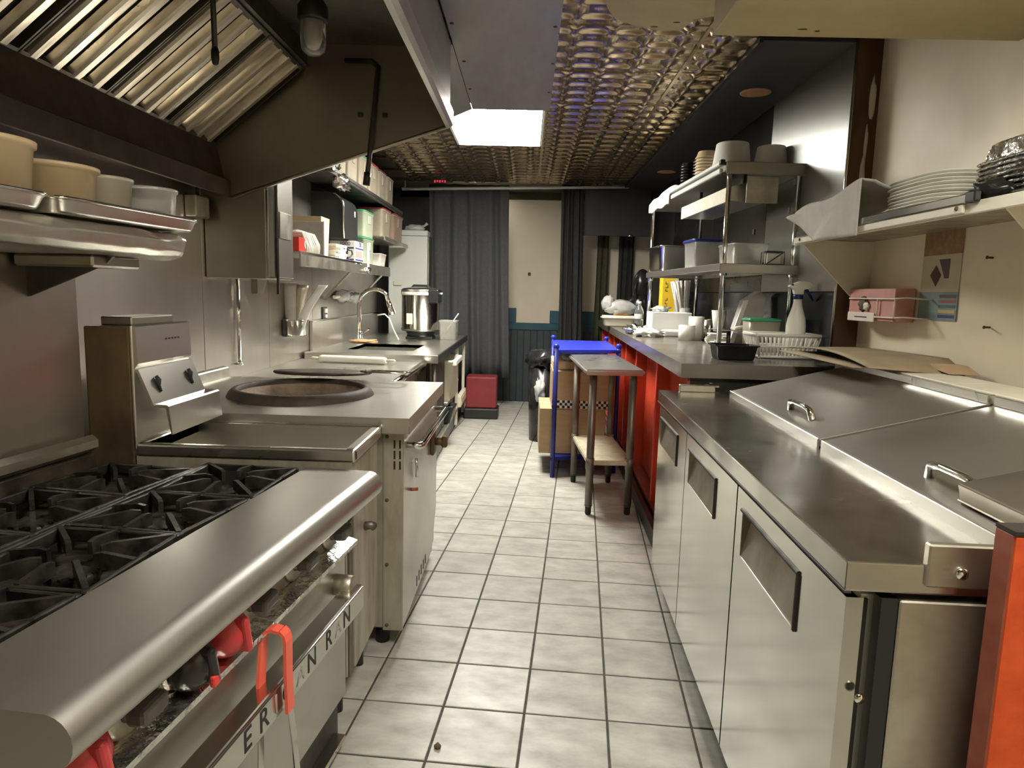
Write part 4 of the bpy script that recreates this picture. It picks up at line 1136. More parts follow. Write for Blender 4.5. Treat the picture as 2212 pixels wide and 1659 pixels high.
# ================================================================== END PASSAGE
def curtain(label, x0, x1, xb0, xb1, y, z0, z1, mat, folds, amp, seed, name='curtain'):
    t = thing(name, label, 'curtain', ((x0 + x1) / 2, y, z0))
    b = MB()
    def fn(u, v):
        xa = x0 + (x1 - x0) * u; xb = xb0 + (xb1 - xb0) * u
        xx = xa * v + xb * (1 - v)
        ph = u * folds * 2 * PI
        d = amp * (math.sin(ph + seed) + .4 * math.sin(ph * 1.7 + seed * 2)) * (.6 + .4 * (1 - v))
        return (xx + .01 * math.sin(ph * .5 + v * 3), y + d, z0 + (z1 - z0) * v)
    b.grid(fn, int(folds * 14), 10)
    b.build('cloth', mat, t, solid=.004)
    return t
curtain('wide dark grey curtain drawn to the left of the passage', -1.30, -.27, -1.27, -.21, 8.97, .43, 2.905, 'curtain', 5.0, .035, .4)
curtain('narrow black curtain gathered beside the counter end', .40, .69, .42, .76, 8.97, .12, 2.96, 'curtain_black', 5, .03, 1.3)
t = thing('curtain_rod', 'pale curtain rod crossing the passage under the ceiling', 'rod', (-.15, 8.965, 2.83))
MB().cyl((-1.64, 8.94, 2.825), (1.25, 8.94, 2.915), .019, 12).build('rod', 'white_enamel', t)
for (x_, z_) in ((-1.60, 2.83), (1.22, 2.915)):
    MB().cyl((x_, 8.94, z_ - .02), (x_, 8.94, 2.93), .008, 8).build('hanger', 'rod', t)
# grommet bands of the left curtain where cloth passes in front of the rod
for i, (xa, xb) in enumerate(((-1.16, -1.02), (-.85, -.74), (-.60, -.55), (-.42, -.28))):
    pass
t = thing('hanging_panel', 'black panel hanging from the ceiling above the counter end', 'panel', (1.1, 9.05, 2.31))
MB().box(.705, 1.56, 9.04, 9.07, 2.31, 2.925, .004, 1).build('board', 'black_wall', t)
MB().cyl((1.28, 9.035, 2.315), (1.34, 9.035, 2.32), .012, 8).build('clip', 'chrome', t)
curtain('olive strip of curtain on the end wall below the black panel', .95, 1.10, .93, 1.10, 9.62, .9, 2.5, 'curtain_olive', 2, .02, .2)
curtain('black strip of curtain on the end wall right of the olive one', 1.245, 1.46, 1.235, 1.46, 9.62, .9, 2.5, 'curtain_black', 3, .02, .9)
t = thing('red_bin', 'red box on a black base standing before the curtain', 'box', (-.53, 8.35, 0))
MB().box(-.72, -.34, 8.25, 8.55, .13, .52, .02, 3).build('body', 'maroon', t)
MB().box(-.74, -.32, 8.22, 8.57, 0, .13, .015, 2).build('base', 'black_satin', t)
t = thing('red_reflection', 'small red glowing bars added for a reflection on the ceiling, left of the passage', 'standin', (-1.07, 8.3, 2.80))  # added glowing bars imitate a red reflection on the tin ceiling
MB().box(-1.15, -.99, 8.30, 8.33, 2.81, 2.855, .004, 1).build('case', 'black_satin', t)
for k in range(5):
    MB().box(-1.14 + k * .03, -1.125 + k * .03, 8.297, 8.30, 2.818 + .006 * (k % 2), 2.845).build('glow_bar', 'red_glow', t)
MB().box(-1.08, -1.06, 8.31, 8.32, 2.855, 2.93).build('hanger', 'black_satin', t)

# ================================================================== PREP FRIDGE (slightly askew)
fg = thing('prep_fridge', 'long stainless prep table fridge with three doors and two sloping lids', 'fridge', (.608, 1.223, 0), -R(2.1), local=True)
MB().box(.04, .88, .03, 2.27, .15, 1.0, .004, 1).build('body', 'steel', fg)
MB().box(.10, .86, .06, 2.24, .04, .15).build('compressor_base', 'black_satin', fg)
b = MB(); b.box(0, .345, 0, 2.284, 1.012, 1.07, .004, 2); b.build('work_ledge', 'steel_ledge', fg)
b = MB(); b.box(-.002, .012, 0, 2.284, 1.008, 1.014, .001, 1); b.build('ledge_hem', 'dark_metal', fg)
MB().box(.14, .50, -.008, .012, 1.03, 1.112, .003, 1).build('end_rail', 'steel_worn', fg)
MB().box(.10, .28, 2.24, 2.275, 1.07, 1.105, .003, 1).build('end_rail', 'steel_worn', fg)
MB().box(.10, .88, -.004, .03, .14, 1.0, .003, 1).build('end_panel', 'steel_worn', fg)
MB().box(.068, .098, .0, .03, .14, 1.0).build('end_groove', 'black_satin', fg)
MB().lathe([(.012, 0), (.011, .005), (.0, .007)], (.20, -.008, 1.06), 12, mat=Matrix.Rotation(R(90), 4, 'X')).build('bolt', 'chrome', fg)
MB().lathe([(.010, 0), (.009, .004), (.0, .006)], (.045, .0, .80), 12, mat=Matrix.Rotation(R(90), 4, 'X')).build('bolt', 'chrome', fg)
# doors with recessed bevelled pulls
def door(y0, y1):
    x0, x1, z0, z1 = .012, .045, .146, .992
    ha, hb, hc, hd_ = y0 + (.03 if y0 > 1.5 else .245 - .03 * (y0 > .5)), y1 - .06, .80, .935
    ha = y1 - .06 - .455 if (y1 - y0) > .6 else y0 + .05
    b = MB()
    # frame around the pull
    b.box(x0, x1, y0, y1, z0, hc); b.box(x0, x1, y0, y1, hd_, z1); b.box(x0, x1, y0, ha, hc, hd_); b.box(x0, x1, hb, y1, hc, hd_)
    d = b.build('door', 'steel_door', fg)
    b = MB()
    # sloped pocket: deep at the top, flush at the bottom
    p = [(x0 + .001, ha, hc), (x0 + .001, hb, hc), (x0 + .05, hb, hd_), (x0 + .05, ha, hd_)]
    b.poly([(x0 + .002, ha, hc), (x0 + .002, hb, hc), (x0 + .032, hb, hd_ - .012), (x0 + .032, ha, hd_ - .012)])
    b.poly([(x0 + .032, ha, hd_ - .012), (x0 + .032, hb, hd_ - .012), (x0, hb, hd_), (x0, ha, hd_)])
    b.poly([(x0 + .002, ha, hc), (x0 + .032, ha, hd_ - .012), (x0, ha, hd_)]); b.poly([(x0 + .002, hb, hc), (x0 + .032, hb, hd_ - .012), (x0, hb, hd_)])
    b.build('recessed_pull', 'steel_worn', d)
    b = MB(); b.box(x0 - .006, x0 + .004, ha - .006, hb + .006, hd_ - .004, hd_ + .008, .003, 1); b.box(x0 - .006, x0 + .004, ha - .008, ha + .002, hc, hd_, .002, 1)
    b.build('pull_frame', 'dark_metal', d)
    MB().box(x1, x1 + .01, y0 + .004, y1 - .004, z0 + .004, z1 - .004).build('gasket', 'rubber', d)
door(.02, .775); door(.787, 1.558); door(1.568, 2.275)
MB().box(.03, .05, .0, 2.28, .10, .143, .003, 1).build('kick_rail', 'dark_metal', fg)
for (x_, y_) in ((.14, .12), (.14, 2.15), (.78, .12), (.78, 2.15)):
    b = MB(); b.lathe([(.0001, -.014), (.045, -.014), (.052, -.01), (.052, .01), (.045, .014), (.0001, .014)], (x_, y_, .052), 18, mat=Matrix.Rotation(R(90), 4, 'X')); b.build('caster', 'rubber', fg)
# lids
def lid(y0, y1):
    xf, zf, xb, zb = .325, 1.098, .85, 1.232
    b = MB(); b.prism([(xf, zf - .024), (xf, zf), (xf + .006, zf + .003), (xb, zb + .003), (xb, zb - .02)], 'y', y0, y1, .002)
    l = b.build('lid', 'steel_lid', fg)
    b = MB(); b.box(xf - .006, xf + .002, y0, y1, zf - .032, zf + .003, .002, 1); b.build('lid_lip', 'steel_top', l)
    b = MB(); b.box(xb - .01, xb + .03, y0, y1, zb + .002, zb + .032, .003, 1); b.build('hinge_rail', 'steel_top', l)
    ym = y0 + (y1 - y0) * .335
    s = Vector((xb - xf, 0, zb - zf)).normalized(); nn = Vector((-s.z, 0, s.x))
    def P(y, h_): return Vector((xf, y, zf)) + s * .075 + nn * h_
    b = MB(); b.tube([P(ym - .115, .0), P(ym - .10, .035), P(ym - .05, .042), P(ym + .05, .042), P(ym + .10, .035), P(ym + .115, 0)], .010, 8, radii=[.014, .011, .010, .010, .011, .014]); b.build('lid_handle', 'chrome', l)
    return l
lid(.06, .972); lid(1.0, 2.12)
b = MB(); b.prism([(.335, 1.07), (.335, 1.075), (.85, 1.21), (1.06, 1.21), (1.06, .9), (.335, .9)], 'y', .02, 2.25); b.build('topping_rail', 'dark_metal', fg)
b = MB(); b.box(.862, 1.065, .02, 1.27, 1.21, 1.268, .003, 1); b.build('rear_ledge', 'off_white', fg)
b = MB(); b.box(.862, 1.065, 1.276, 2.25, 1.21, 1.268, .003, 1); b.build('rear_ledge', 'off_white', fg)
# shallow dark slab added for an unexplained dark shape on the near lid
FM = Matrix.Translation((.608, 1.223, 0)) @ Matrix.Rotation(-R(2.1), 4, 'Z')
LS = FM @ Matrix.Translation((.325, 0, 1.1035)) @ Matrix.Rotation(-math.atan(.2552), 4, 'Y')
t = thing('dark_slab', 'shallow dark grey slab added for a dark shape on the near fridge lid', 'pan', FM @ Vector((.5, .16, 1.16)))
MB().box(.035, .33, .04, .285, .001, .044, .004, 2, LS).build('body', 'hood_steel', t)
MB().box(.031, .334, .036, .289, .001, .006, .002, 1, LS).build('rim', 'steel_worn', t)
# flattened cardboard on the rear ledge
t = thing('cardboard_sheet', 'flattened brown cardboard lying on the back of the prep fridge', 'cardboard', (1.62, 3.2, 1.275))
b = MB()
def fn(u, v):
    x = 1.39 + .39 * u + .05 * math.sin(v * 2) ; y = 2.78 + 1.0 * v
    z = 1.285 + .03 * math.sin(v * 3.0) * (1 - u) + .02 * (1 - v) * u + .015 * u
    if v < .12: z -= (.12 - v) * .5 * u
    return (x, y, z)
b.grid(fn, 8, 14); b.build('upper_flap', 'cardboard_old', t, solid=.006)
b = MB()
b.grid(lambda u, v: (1.36 + .44 * u, 2.86 + .82 * v, 1.277 - .004 * u), 4, 6); b.build('lower_flap', 'cardboard_old', t, solid=.006)
MB().prism([(2.72, 1.272), (2.80, 1.30), (3.0, 1.302), (2.9, 1.29)], 'x', 1.68, 1.80).build('folded_tab', 'cardboard', t)
# orange partition board at the near end of the fridge
t = thing('orange_partition', 'orange painted board standing at the near end of the prep fridge', 'partition', (1.25, 1.15, 0))
MB().box(.832, 1.80, 1.118, 1.122, .0, 1.162).build('front_face', 'orange_paint', t)
MB().box(.830, 1.80, 1.122, 1.168, .0, 1.165, .002, 1).build('core', 'red_edge', t)
MB().box(.830, 1.80, 1.118, 1.168, 1.165, 1.172).build('top_edge', 'black_board', t)

# ================================================================== COUNTER
CZ = 1.205
CA = R(1.63)
ct = thing('service_counter', 'long dark-topped counter with red cubbyhole front', 'counter', (1.2, 6.5, 0))
b = MB()
out = [(.815, 3.56), (1.685, 3.56), (1.685, 9.5), (.98, 9.5)]
b.prism(out, 'z', CZ - .075, CZ); b.build('worktop', 'counter_top', ct)
def fx(y): return .845 + (y - 3.56) * .0285
def red_line(d): return lambda y: fx(y) + d
b = MB(); b.prism([(fx(3.6) + .12, 3.62), (fx(3.6) + .15, 3.62), (fx(9.4) + .15, 9.42), (fx(9.4) + .12, 9.42)], 'z', .10, CZ - .078); b.build('back_board', 'red_paint', ct)
for i, y in enumerate((3.63, 4.70, 5.78, 6.55, 7.15, 7.75, 8.4, 9.38)):
    x0 = fx(y) + .03
    MB().box(x0 + .006, x0 + .10, y - .012, y + .012, .10, CZ - .078).build('divider', 'red_paint', ct)
    MB().box(x0, x0 + .006, y - .012, y + .012, .10, CZ - .078).build('divider_edge', 'coral', ct)
b = MB(); b.prism([(fx(3.6) + .02, 3.62), (fx(3.6) + .33, 3.62), (fx(9.4) + .33, 9.42), (fx(9.4) + .02, 9.42)], 'z', .09, .115); b.build('bottom_board', 'red_edge', ct)
b = MB(); b.prism([(fx(3.6) - .04, 3.62), (fx(3.6) - .005, 3.62), (fx(9.4) - .005, 9.42), (fx(9.4) - .04, 9.42)], 'z', .0, .11); b.build('plinth', 'black_board', ct)
np2 = MB().box(fx(3.6) + .015, 1.685, 3.60, 3.62, .0, CZ - .078).build('near_panel', 'black_board', ct)
MB().box(fx(3.6) + .012, fx(3.6) + .026, 3.592, 3.622, .0, CZ - .078).build('corner_bead', 'red_edge', ct)
for (x_, z_, w, h_, s) in ((.90, 1.085, .012, .006, 1), (.965, 1.08, .022, .012, 2), (1.02, 1.082, .012, .007, 3), (.985, 1.10, .008, .003, 5)):
    b = MB(); b.blob((x_, 3.599, z_), (w, .0012, h_), .6, 3, 2, s); b.build('paint_chip', 'bare_wood', np2)

# ------------------------------------------------------------------ overshelf unit on the counter
UA = R(-2.7)
UO = Vector((1.235, 4.4, CZ))
un = thing('overshelf_rack', 'two-tier stainless overshelf standing on the counter', 'rack', UO, -UA, local=True)
UW, UL = .44, 2.05
zt, zm = 2.385 - CZ, 1.765 - CZ
for (x_, y_) in ((0, 0), (UW, 0), (0, UL), (UW, UL)):
    MB().cyl((x_, y_, .0), (x_, y_, zt - .02), .016, 14).build('post', 'chrome', un)
    MB().cyl((x_, y_, zm - .075), (x_, y_, zm - .01), .024, 12).build('post_collar', 'steel_door', un)
for z, nm in ((zt, 'top_shelf'), (zm, 'middle_shelf')):
    MB().box(-.03, UW + .03, -.03, UL + .03, z - .014, z, .003, 1).build(nm, 'steel_top', un)
    hgt = .075 if z == zt else .06
    MB().box(-.032, UW + .032, -.034, -.026, z - hgt, z, .003, 1).build('end_skirt', 'hood_steel' if z == zt else 'steel', un)
    MB().box(-.034, -.026, -.03, UL + .03, z - hgt + .015, z, .003, 1).build('side_skirt', 'steel_door' if z == zt else 'steel', un)
    MB().box(UW + .026, UW + .034, -.03, UL + .03, z - hgt + .015, z).build('side_skirt', 'steel_worn', un)
    MB().box(-.032, UW + .032, UL + .026, UL + .034, z - hgt + .015, z).build('end_skirt', 'steel_worn', un)
MB().box(-.05, -.034, .05, 1.25, zt - .06, zt - .03, .003, 1).build('ticket_rail', 'white_enamel', un)
MB().box(-.055, -.034, .03, 1.30, zt - .012, zt + .012, .004, 1).build('ticket_rail', 'white_enamel', un)
MB().box(-.06, -.03, .0, .04, zt - .014, zt + .016, .004, 1).build('rail_end', 'black_plastic', un)
# heat-lamp housing slung beneath the top shelf
hl = thing('heat_lamp_housing', 'cream enamel heat lamp strip slung under the top shelf of the rack', 'lamp', UO, -UA, local=True)
MB().prism([(.05, zt - .215), (.05, zt - .13), (.30, zt - .06), (.30, zt - .20)], 'y', .12, 1.25).build('body', 'steel_worn', hl)
MB().box(.042, .052, .12, 1.25, zt - .218, zt - .125, .003, 1).build('front_face', 'off_white', hl)
MB().box(.05, .30, .13, 1.24, zt - .214, zt - .205).build('reflector', 'steel', hl)
for y in (.2, 1.15):
    MB().box(.16, .18, y, y + .02, zt - .14, zt - .012).build('hanger', 'dark_metal', hl)
MB().box(.12, .32, .02, .03, zt - .24, zt - .075, .002, 1).build('mount_plate', 'steel_worn', un)
MB().tube([UO * 0 + Vector((UW + .06, .02, zt)), Vector((UW + .07, .0, .8)), Vector((UW + .05, -.02, .45)), Vector((UW + .075, -.05, .33))], .006, 8).build('power_cable', 'rubber', un)

UM = Matrix.Translation(UO) @ Matrix.Rotation(-UA, 4, 'Z')
def uw(x, y, z): return UM @ Vector((x, y, z))
# middle shelf goods
def tub_at(name, label, cat, c, hx, hy, hh, mat, lid=None, e=.22, taper=.86, rot=-UA, group=None):
    t = thing(name, label, cat, c, rot, group, local=True)
    MB().lathe([(.0001, 0), (taper, 0), (taper + .02, .008), (.96, hh * .88), (1.0, hh * .885), (1.0, hh * .95), (.93, hh * .95), (taper * .94, .014), (.0001, .012)], (0, 0, 0), 40, sq=(e, hx, hy)).build('body', mat, t)
    if lid: MB().lathe([(1.0, hh * .90), (1.04, hh * .895), (1.05, hh * .985), (1.02, hh), (.9, hh), (.87, hh * .98), (.0001, hh * .98)], (0, 0, 0), 40, sq=(e, hx, hy)).build('lid', lid, t)
    return t
t = thing('hotel_pan', 'deep steel hotel pan at the far end of the middle shelf', 'pan', uw(.15, 1.80, zm + .001), -UA, local=True)
MB().lathe([(.0001, 0), (.80, 0), (.86, .02), (.93, .20), (1.0, .205), (1.02, .21), (1.02, .216), (.98, .214), (.91, .205), (.84, .02), (.0001, .008)], (0, 0, 0), 48, sq=(.2, .20, .28)).build('pan', 'steel_door', t)
MB().box(-.06, .0, -.02, .02, .216, .222, .002, 1).build('ladle_rest', 'chrome', t)
t = tub_at('blue_lid_tub', 'clear tub with blue lid and tan scoop on the middle shelf', 'tub', uw(.15, .93, zm + .001), .125, .16, .215, 'clear_plastic', 'blue_paint')
MB().tube([(-.06, -.06, .02), (.0, -.05, .08), (.08, -.04, .03)], .02, 8, flat=.4).build('scoop', 'bread', t)
tub_at('clear_tub', 'open clear tub on the middle shelf nearer than the blue-lidded one', 'tub', uw(.25, .38, zm + .001), .125, .18, .155, 'clear_plastic', None)
t = thing('napkin_rack', 'small black wire holder with packets on the near end of the middle shelf', 'holder', uw(.345, .09, zm + .001), -UA, local=True)
b = MB()
for y in (-.04, .04):
    b.tube([(-.06, y, .004), (-.06, y, .085), (.06, y, .085), (.06, y, .004)], .005, 6, closed=True)
    b.tube([(-.05, y, .01), (.05, y, .08)], .004, 6)
for (x_, z_) in ((-.06, .004), (.06, .004), (-.06, .085), (.06, .085)): b.cyl((x_, -.04, z_), (x_, .04, z_), .004, 6)
b.build('wire_frame', 'black_satin', t)
MB().box(-.045, .045, -.025, .025, .008, .075, .004, 1).build('packets', 'off_white', t)
# top shelf goods
def bowl_stack(label, c, r, n, hh, mat, grp, step=.022, name='foam_bowl'):
    """n upturned thin-walled bowls nested on each other, each a thing"""
    b = MB(); b.lathe([(r * .985, .0), (r, .004), (r * .985, .009), (r * .95, .010), (r * .80, hh), (r * .76, hh + .005), (.0001, hh + .006), (.0001, hh + .002), (r * .75, hh + .001), (r * .785, hh - .004), (r * .935, .008), (r * .96, .0)], (0, 0, 0), 28, caps=False)
    repeat(b.build(name, mat), [(c[0], c[1], c[2] + k * step, k * .7) for k in range(n)], label, 'bowl', grp)
bowl_stack('{} white foam bowl of the tall stack on the rack', uw(.16, .46, zt + .001), .135, 3, .16, 'white_foam', 'tall white bowl stack on the rack')
bowl_stack('{} white foam bowl of the low stack at the rack corner', uw(.39, .36, zt + .001), .115, 3, .125, 'white_foam', 'low white bowl stack on the rack')
bowl_stack('{} tan paper bowl of the stack behind the white bowls', uw(.07, .72, zt + .001), .085, 8, .045, 'cardboard_pale', 'tan bowl stack on the rack', name='paper_bowl')
bowl_stack('{} black bowl of the nearer black stack on the rack', uw(.10, 1.00, zt + .001), .055, 9, .03, 'black_plastic', 'nearer black bowl stack', name='black_bowl')
bowl_stack('{} black bowl of the farther black stack on the rack', uw(.06, 1.20, zt + .001), .055, 9, .03, 'black_plastic', 'farther black bowl stack', name='black_bowl')
b = MB()
def fn(u, v):
    x = -.06 + .30 * u; y = 1.30 + .72 * v
    z = zt + .012 + .09 * math.exp(-((u - .45) ** 2) / .08) * (.4 + .6 * math.sin(v * PI) ** 2) + .008 * math.sin(v * 14 + u * 6)
    if u < .12: z -= (.12 - u) * .9; x = -.05
    return uw(x, y, z)
b.grid(fn, 14, 20); tag(b.build('cloth_bundle', 'white_cloth', solid=.006), 'white cloth bundle draped at the far end of the top shelf', 'cloth')

# ------------------------------------------------------------------ goods on the counter
t = thing('black_tray', 'small black plastic takeout tray at the near counter edge', 'tray', (1.18, 3.90, CZ))
MB().lathe([(.0001, 0), (.80, 0), (.84, .01), (.93, .072), (1.03, .078), (1.05, .084), (.93, .082), (.80, .014), (.0001, .008)], (1.18, 3.90, CZ + .001), 40, sq=(.3, .125, .10)).build('tray', 'black_plastic', t)
# white plastic basket with arched openings: rim, floor and upright bars
bk = thing('plastic_basket', 'cream plastic basket with slotted sides on the counter', 'basket', (1.52, 4.08, CZ), 0)
bx0, bx1, by0, by1 = 1.345, 1.69, 3.98, 4.20
b = MB(); ring = [(bx0 - .015, by0 - .015), (bx1 + .012, by0 - .015), (bx1 + .012, by1 + .015), (bx0 - .015, by1 + .015)]
for z, w in ((CZ + .138, .014), (CZ + .072, .009), (CZ + .012, .012)):
    k = (z - CZ) / .14
    q = [(bx0 + .02 * (1 - k) - .012 * k, by0 + .02 * (1 - k) - .012 * k), (bx1 - .02 * (1 - k) + .010 * k, by0 + .02 * (1 - k) - .012 * k), (bx1 - .02 * (1 - k) + .01 * k, by1 - .02 * (1 - k) + .012 * k), (bx0 + .02 * (1 - k) - .012 * k, by1 - .02 * (1 - k) + .012 * k)]
    for i in range(4):
        p0, p1 = q[i], q[(i + 1) % 4]
        b.tube([(p0[0], p0[1], z), (p1[0], p1[1], z)], w * .8, 8)
b.box(bx0 + .02, bx1 - .02, by0 + .02, by1 - .02, CZ + .001, CZ + .012)
b.build('frame', 'white_plastic', bk)
b = MB()
for side in range(4):
    n = 14 if side % 2 == 0 else 8
    for k in range(n + 1):
        u = k / n
        def pt(kz):
            f = 1 - kz; g = .012 * kz
            X0, X1, Y0, Y1 = bx0 + .02 * f - g, bx1 - .02 * f + g, by0 + .02 * f - g, by1 - .02 * f + g
            return [(X0 + (X1 - X0) * u, Y0), (X1, Y0 + (Y1 - Y0) * u), (X0 + (X1 - X0) * u, Y1), (X0, Y0 + (Y1 - Y0) * u)][side]
        p0, p1 = pt(.08), pt(.98)
        b.tube([(p0[0], p0[1], CZ + .012), (p1[0], p1[1], CZ + .136)], .006, 6)
b.build('side_bars', 'white_plastic', bk)
# spray bottle in the basket
t = thing('spray_bottle', 'white spray bottle with navy trigger standing in the cream basket', 'bottle', (1.60, 4.10, CZ + .013))
MB().lathe([(.0001, .013), (.05, .013), (.056, .02), (.056, .19), (.05, .235), (.03, .30), (.024, .33), (.024, .35)], (1.60, 4.10, CZ), 28).build('bottle', 'white_plastic', t)
MB().lathe([(.028, .35), (.029, .352), (.029, .372), (.024, .376)], (1.60, 4.10, CZ), 20).build('collar', 'navy', t)
b = MB(); b.prism([(1.575, CZ + .376), (1.625, CZ + .376), (1.623, CZ + .405), (1.66, CZ + .41), (1.675, CZ + .435), (1.655, CZ + .452), (1.60, CZ + .452), (1.555, CZ + .435), (1.535, CZ + .422), (1.565, CZ + .41)], 'y', 4.08, 4.12, .004); b.build('spray_head', 'white_plastic', t)
MB().tube([(1.64, 4.10, CZ + .41), (1.665, 4.10, CZ + .375), (1.69, 4.10, CZ + .34)], .009, 8, radii=[.012, .009, .006]).build('trigger', 'navy', t)
MB().cyl((1.556, 4.078, CZ + .432), (1.556, 4.122, CZ + .432), .006, 8).build('nozzle_pin', 'ink', t)
# deli containers with green lid, in the basket
t = thing('lidded_tub', 'pale stacked tub with green lid behind the cream basket', 'tub', (1.50, 4.42, CZ))
MB().lathe([(.0001, 0), (.95, 0), (1, .16), (.94, .16), (.9, .01), (.0001, .01)], (1.505, 4.42, CZ + .045), 36, sq=(.3, .10, .09)).build('body', 'cloudy_plastic', t)
MB().lathe([(1.0, .16), (1.05, .16), (1.05, .172), (.9, .178), (.0001, .176)], (1.505, 4.42, CZ + .045), 36, sq=(.3, .10, .09)).build('lid', 'green_lid', t)
MB().box(1.40, 1.62, 4.32, 4.53, CZ, CZ + .045, .004, 1).build('stand', 'off_white', t)
# paper bag
t = thing('paper_bag', 'grey paper bag leaning on the back of the counter', 'bag', (1.53, 4.9, CZ))
b = MB(); b.prism([(1.44, CZ + .03), (1.64, CZ + .03), (1.66, CZ + .36), (1.62, CZ + .40), (1.58, CZ + .37), (1.55, CZ + .35), (1.52, CZ + .33)], 'y', 4.82, 4.95); b.build('bag', 'grey_cloth', t)
b = MB(); b.prism([(1.42, CZ + .03), (1.452, CZ + .03), (1.535, CZ + .335), (1.505, CZ + .33)], 'y', 4.80, 4.82); b.build('white_edge', 'white_paper', t)
MB().box(1.40, 1.66, 4.76, 5.0, CZ, CZ + .03, .003, 1).build('tray', 'off_white', t)
# stand-mounted board near the front post
t = thing('small_tray_stand', 'flat metal tray on a short black post beside the rack post', 'stand', (1.36, 4.62, CZ))
MB().cyl((1.36, 4.62, CZ), (1.36, 4.62, CZ + .13), .014, 10).build('post', 'dark_metal', t)
MB().box(1.26, 1.48, 4.52, 4.72, CZ + .13, CZ + .137, .002, 1).build('plate', 'steel_door', t)
b = MB(); b.blob((1.44, 4.60, CZ + .15), (.05, .03, .015), .6, 4, 2, 3); b.build('crumbs', 'off_white', t)
# rolled paper and tape
for i, (x_, y_, r_, hh, mt, l) in enumerate(((1.29, 5.52, .065, .12, 'white_paper', 'fat white paper roll nearest the counter front'), (1.37, 5.55, .062, .19, 'white_paper', 'taller white paper roll beside the fat one'), (1.46, 5.50, .055, .17, 'steel_door', 'shiny metal canister beside the paper rolls'))):
    t = thing('paper_roll' if i < 2 else 'metal_canister', l, 'roll' if i < 2 else 'canister', (x_, y_, CZ))
    MB().lathe([(r_ * .3, .001), (r_, .001), (r_, hh), (r_ * .3, hh), (r_ * .3, .002)], (x_, y_, CZ), 28, caps=False).build('roll', mt, t)
    MB().lathe([(r_ * .3, .0), (r_ * .3, hh + .002), (r_ * .22, hh + .002), (r_ * .22, 0)], (x_, y_, CZ + .001), 18, caps=False).build('core', 'cardboard', t)
nk = MB().box(-.07, .07, -.07, .07, 0, .012, .003, 1).build('napkin', 'white_paper')
repeat(nk, [(1.44, 5.16, CZ + .001 + k * .0135, R(k * 17)) for k in range(6)], '{} white napkin in the fanned pile beside the rack post', 'napkin', 'fanned napkins on the counter')
b = MB(); b.lathe([(.035, 0), (.055, .16), (.052, .16), (.032, .004)], (1.47, 5.28, CZ + .09), 20); tag(b.build('paper_cup', 'white_paper'), 'white paper cup standing behind the napkins', 'cup')
# white foam box
t = thing('foam_box', 'large white foam box on the counter under the rack', 'box', (1.30, 6.25, CZ))
MB().box(1.115, 1.47, 6.12, 6.40, CZ + .001, CZ + .205, .006, 2).build('box', 'white_foam', t)
b = MB(); b.blob((1.22, 6.28, CZ + .225), (.08, .08, .03), .6, 4, 3, 4); b.build('crumpled_film', 'bag_plastic', t)
t = thing('foam_tray', 'low white foam tray before the foam box', 'tray', (1.33, 6.02, CZ))
MB().box(1.19, 1.45, 5.93, 6.08, CZ + .001, CZ + .055, .014, 2).build('tray', 'white_foam', t)
MB().box(1.21, 1.43, 5.95, 6.06, CZ + .054, CZ + .058, .002, 1).build('insert', 'white_paper', t)
# straws in front of a yellow carton
cu = MB().lathe([(.05, 0), (.06, .24), (.056, .24), (.046, .01), (.0001, .01)], (0, 0, 0), 20).build('straw_cup', 'white_paper')
cu.location = (1.50, 6.6, CZ + .001); tag(cu, 'white paper cup holding the straws before the yellow carton', 'cup')
rn = random.Random(2)
s0 = MB().cyl((0, 0, 0), (0, 0, .48), .011, 6).build('straw', 'white_plastic')
for k in range(22):
    o = s0 if k == 0 else s0.copy()
    if k: COL.objects.link(o)
    o.location = (1.50 + rn.uniform(-.03, .03), 6.60 + rn.uniform(-.03, .03), CZ + .02)
    o.rotation_euler = (rn.uniform(-.10, .10), rn.uniform(-.30, .06), 0)
    tag(o, 'white straw in the fanned bunch before the yellow carton', 'straw', 'straws in the paper cup')
t = thing('yellow_carton', 'tall yellow printed carton behind the straws', 'box', (1.48, 6.95, CZ))
MB().box(1.345, 1.50, 6.90, 7.06, CZ + .001, 1.76, .003, 1).build('carton', 'yellow_card', t)
for k, z in enumerate((1.44, 1.475, 1.51, 1.60, 1.635, 1.67)):
    b = MB(); b.box(1.375, 1.40, 6.8985, 6.90, z, z + .006); b.box(1.375 if k % 2 else 1.395, 1.38 if k % 2 else 1.40, 6.8985, 6.90, z, z + .026); b.build('printed_mark', 'ink', t)
MB().box(1.47, 1.50, 6.8985, 6.90, 1.30, 1.75).build('printed_band', 'off_white', t)
# foam clamshell with bag of bread, far end
t = thing('foam_clamshell', 'cream foam takeout tray at the far counter end', 'tray', (1.0, 7.65, CZ))
MB().lathe([(.0001, 0), (.80, 0), (.86, .015), (.95, .085), (1.04, .09), (1.04, .105), (.95, .105), (.0001, .10)], (1.03, 7.68, CZ + .001), 32, sq=(.25, .19, .12)).build('tray', 'off_white', t)
MB().box(.85, 1.21, 7.57, 7.79, CZ + .104, CZ + .122, .008, 2).build('lid', 'white_plastic', t)
t = thing('bread_bag', 'clear plastic bag of brown bread on the foam tray', 'bag', (1.03, 7.68, CZ + .123))
b = MB(); b.blob((1.03, 7.68, CZ + .21), (.18, .10, .085), .3, 2.2, 3, 31, flatbase=CZ + .124); b.blob((.90, 7.66, CZ + .25), (.07, .06, .09), .35, 3, 3, 33, flatbase=CZ + .14); b.build('bag', 'bag_plastic', t)
MB().box(.96, 1.12, 7.62, 7.74, CZ + .126, CZ + .165, .015, 2).build('bread', 'bread', t)
t = thing('water_bottle', 'small clear water bottle standing on the counter', 'bottle', (1.21, 7.35, CZ))
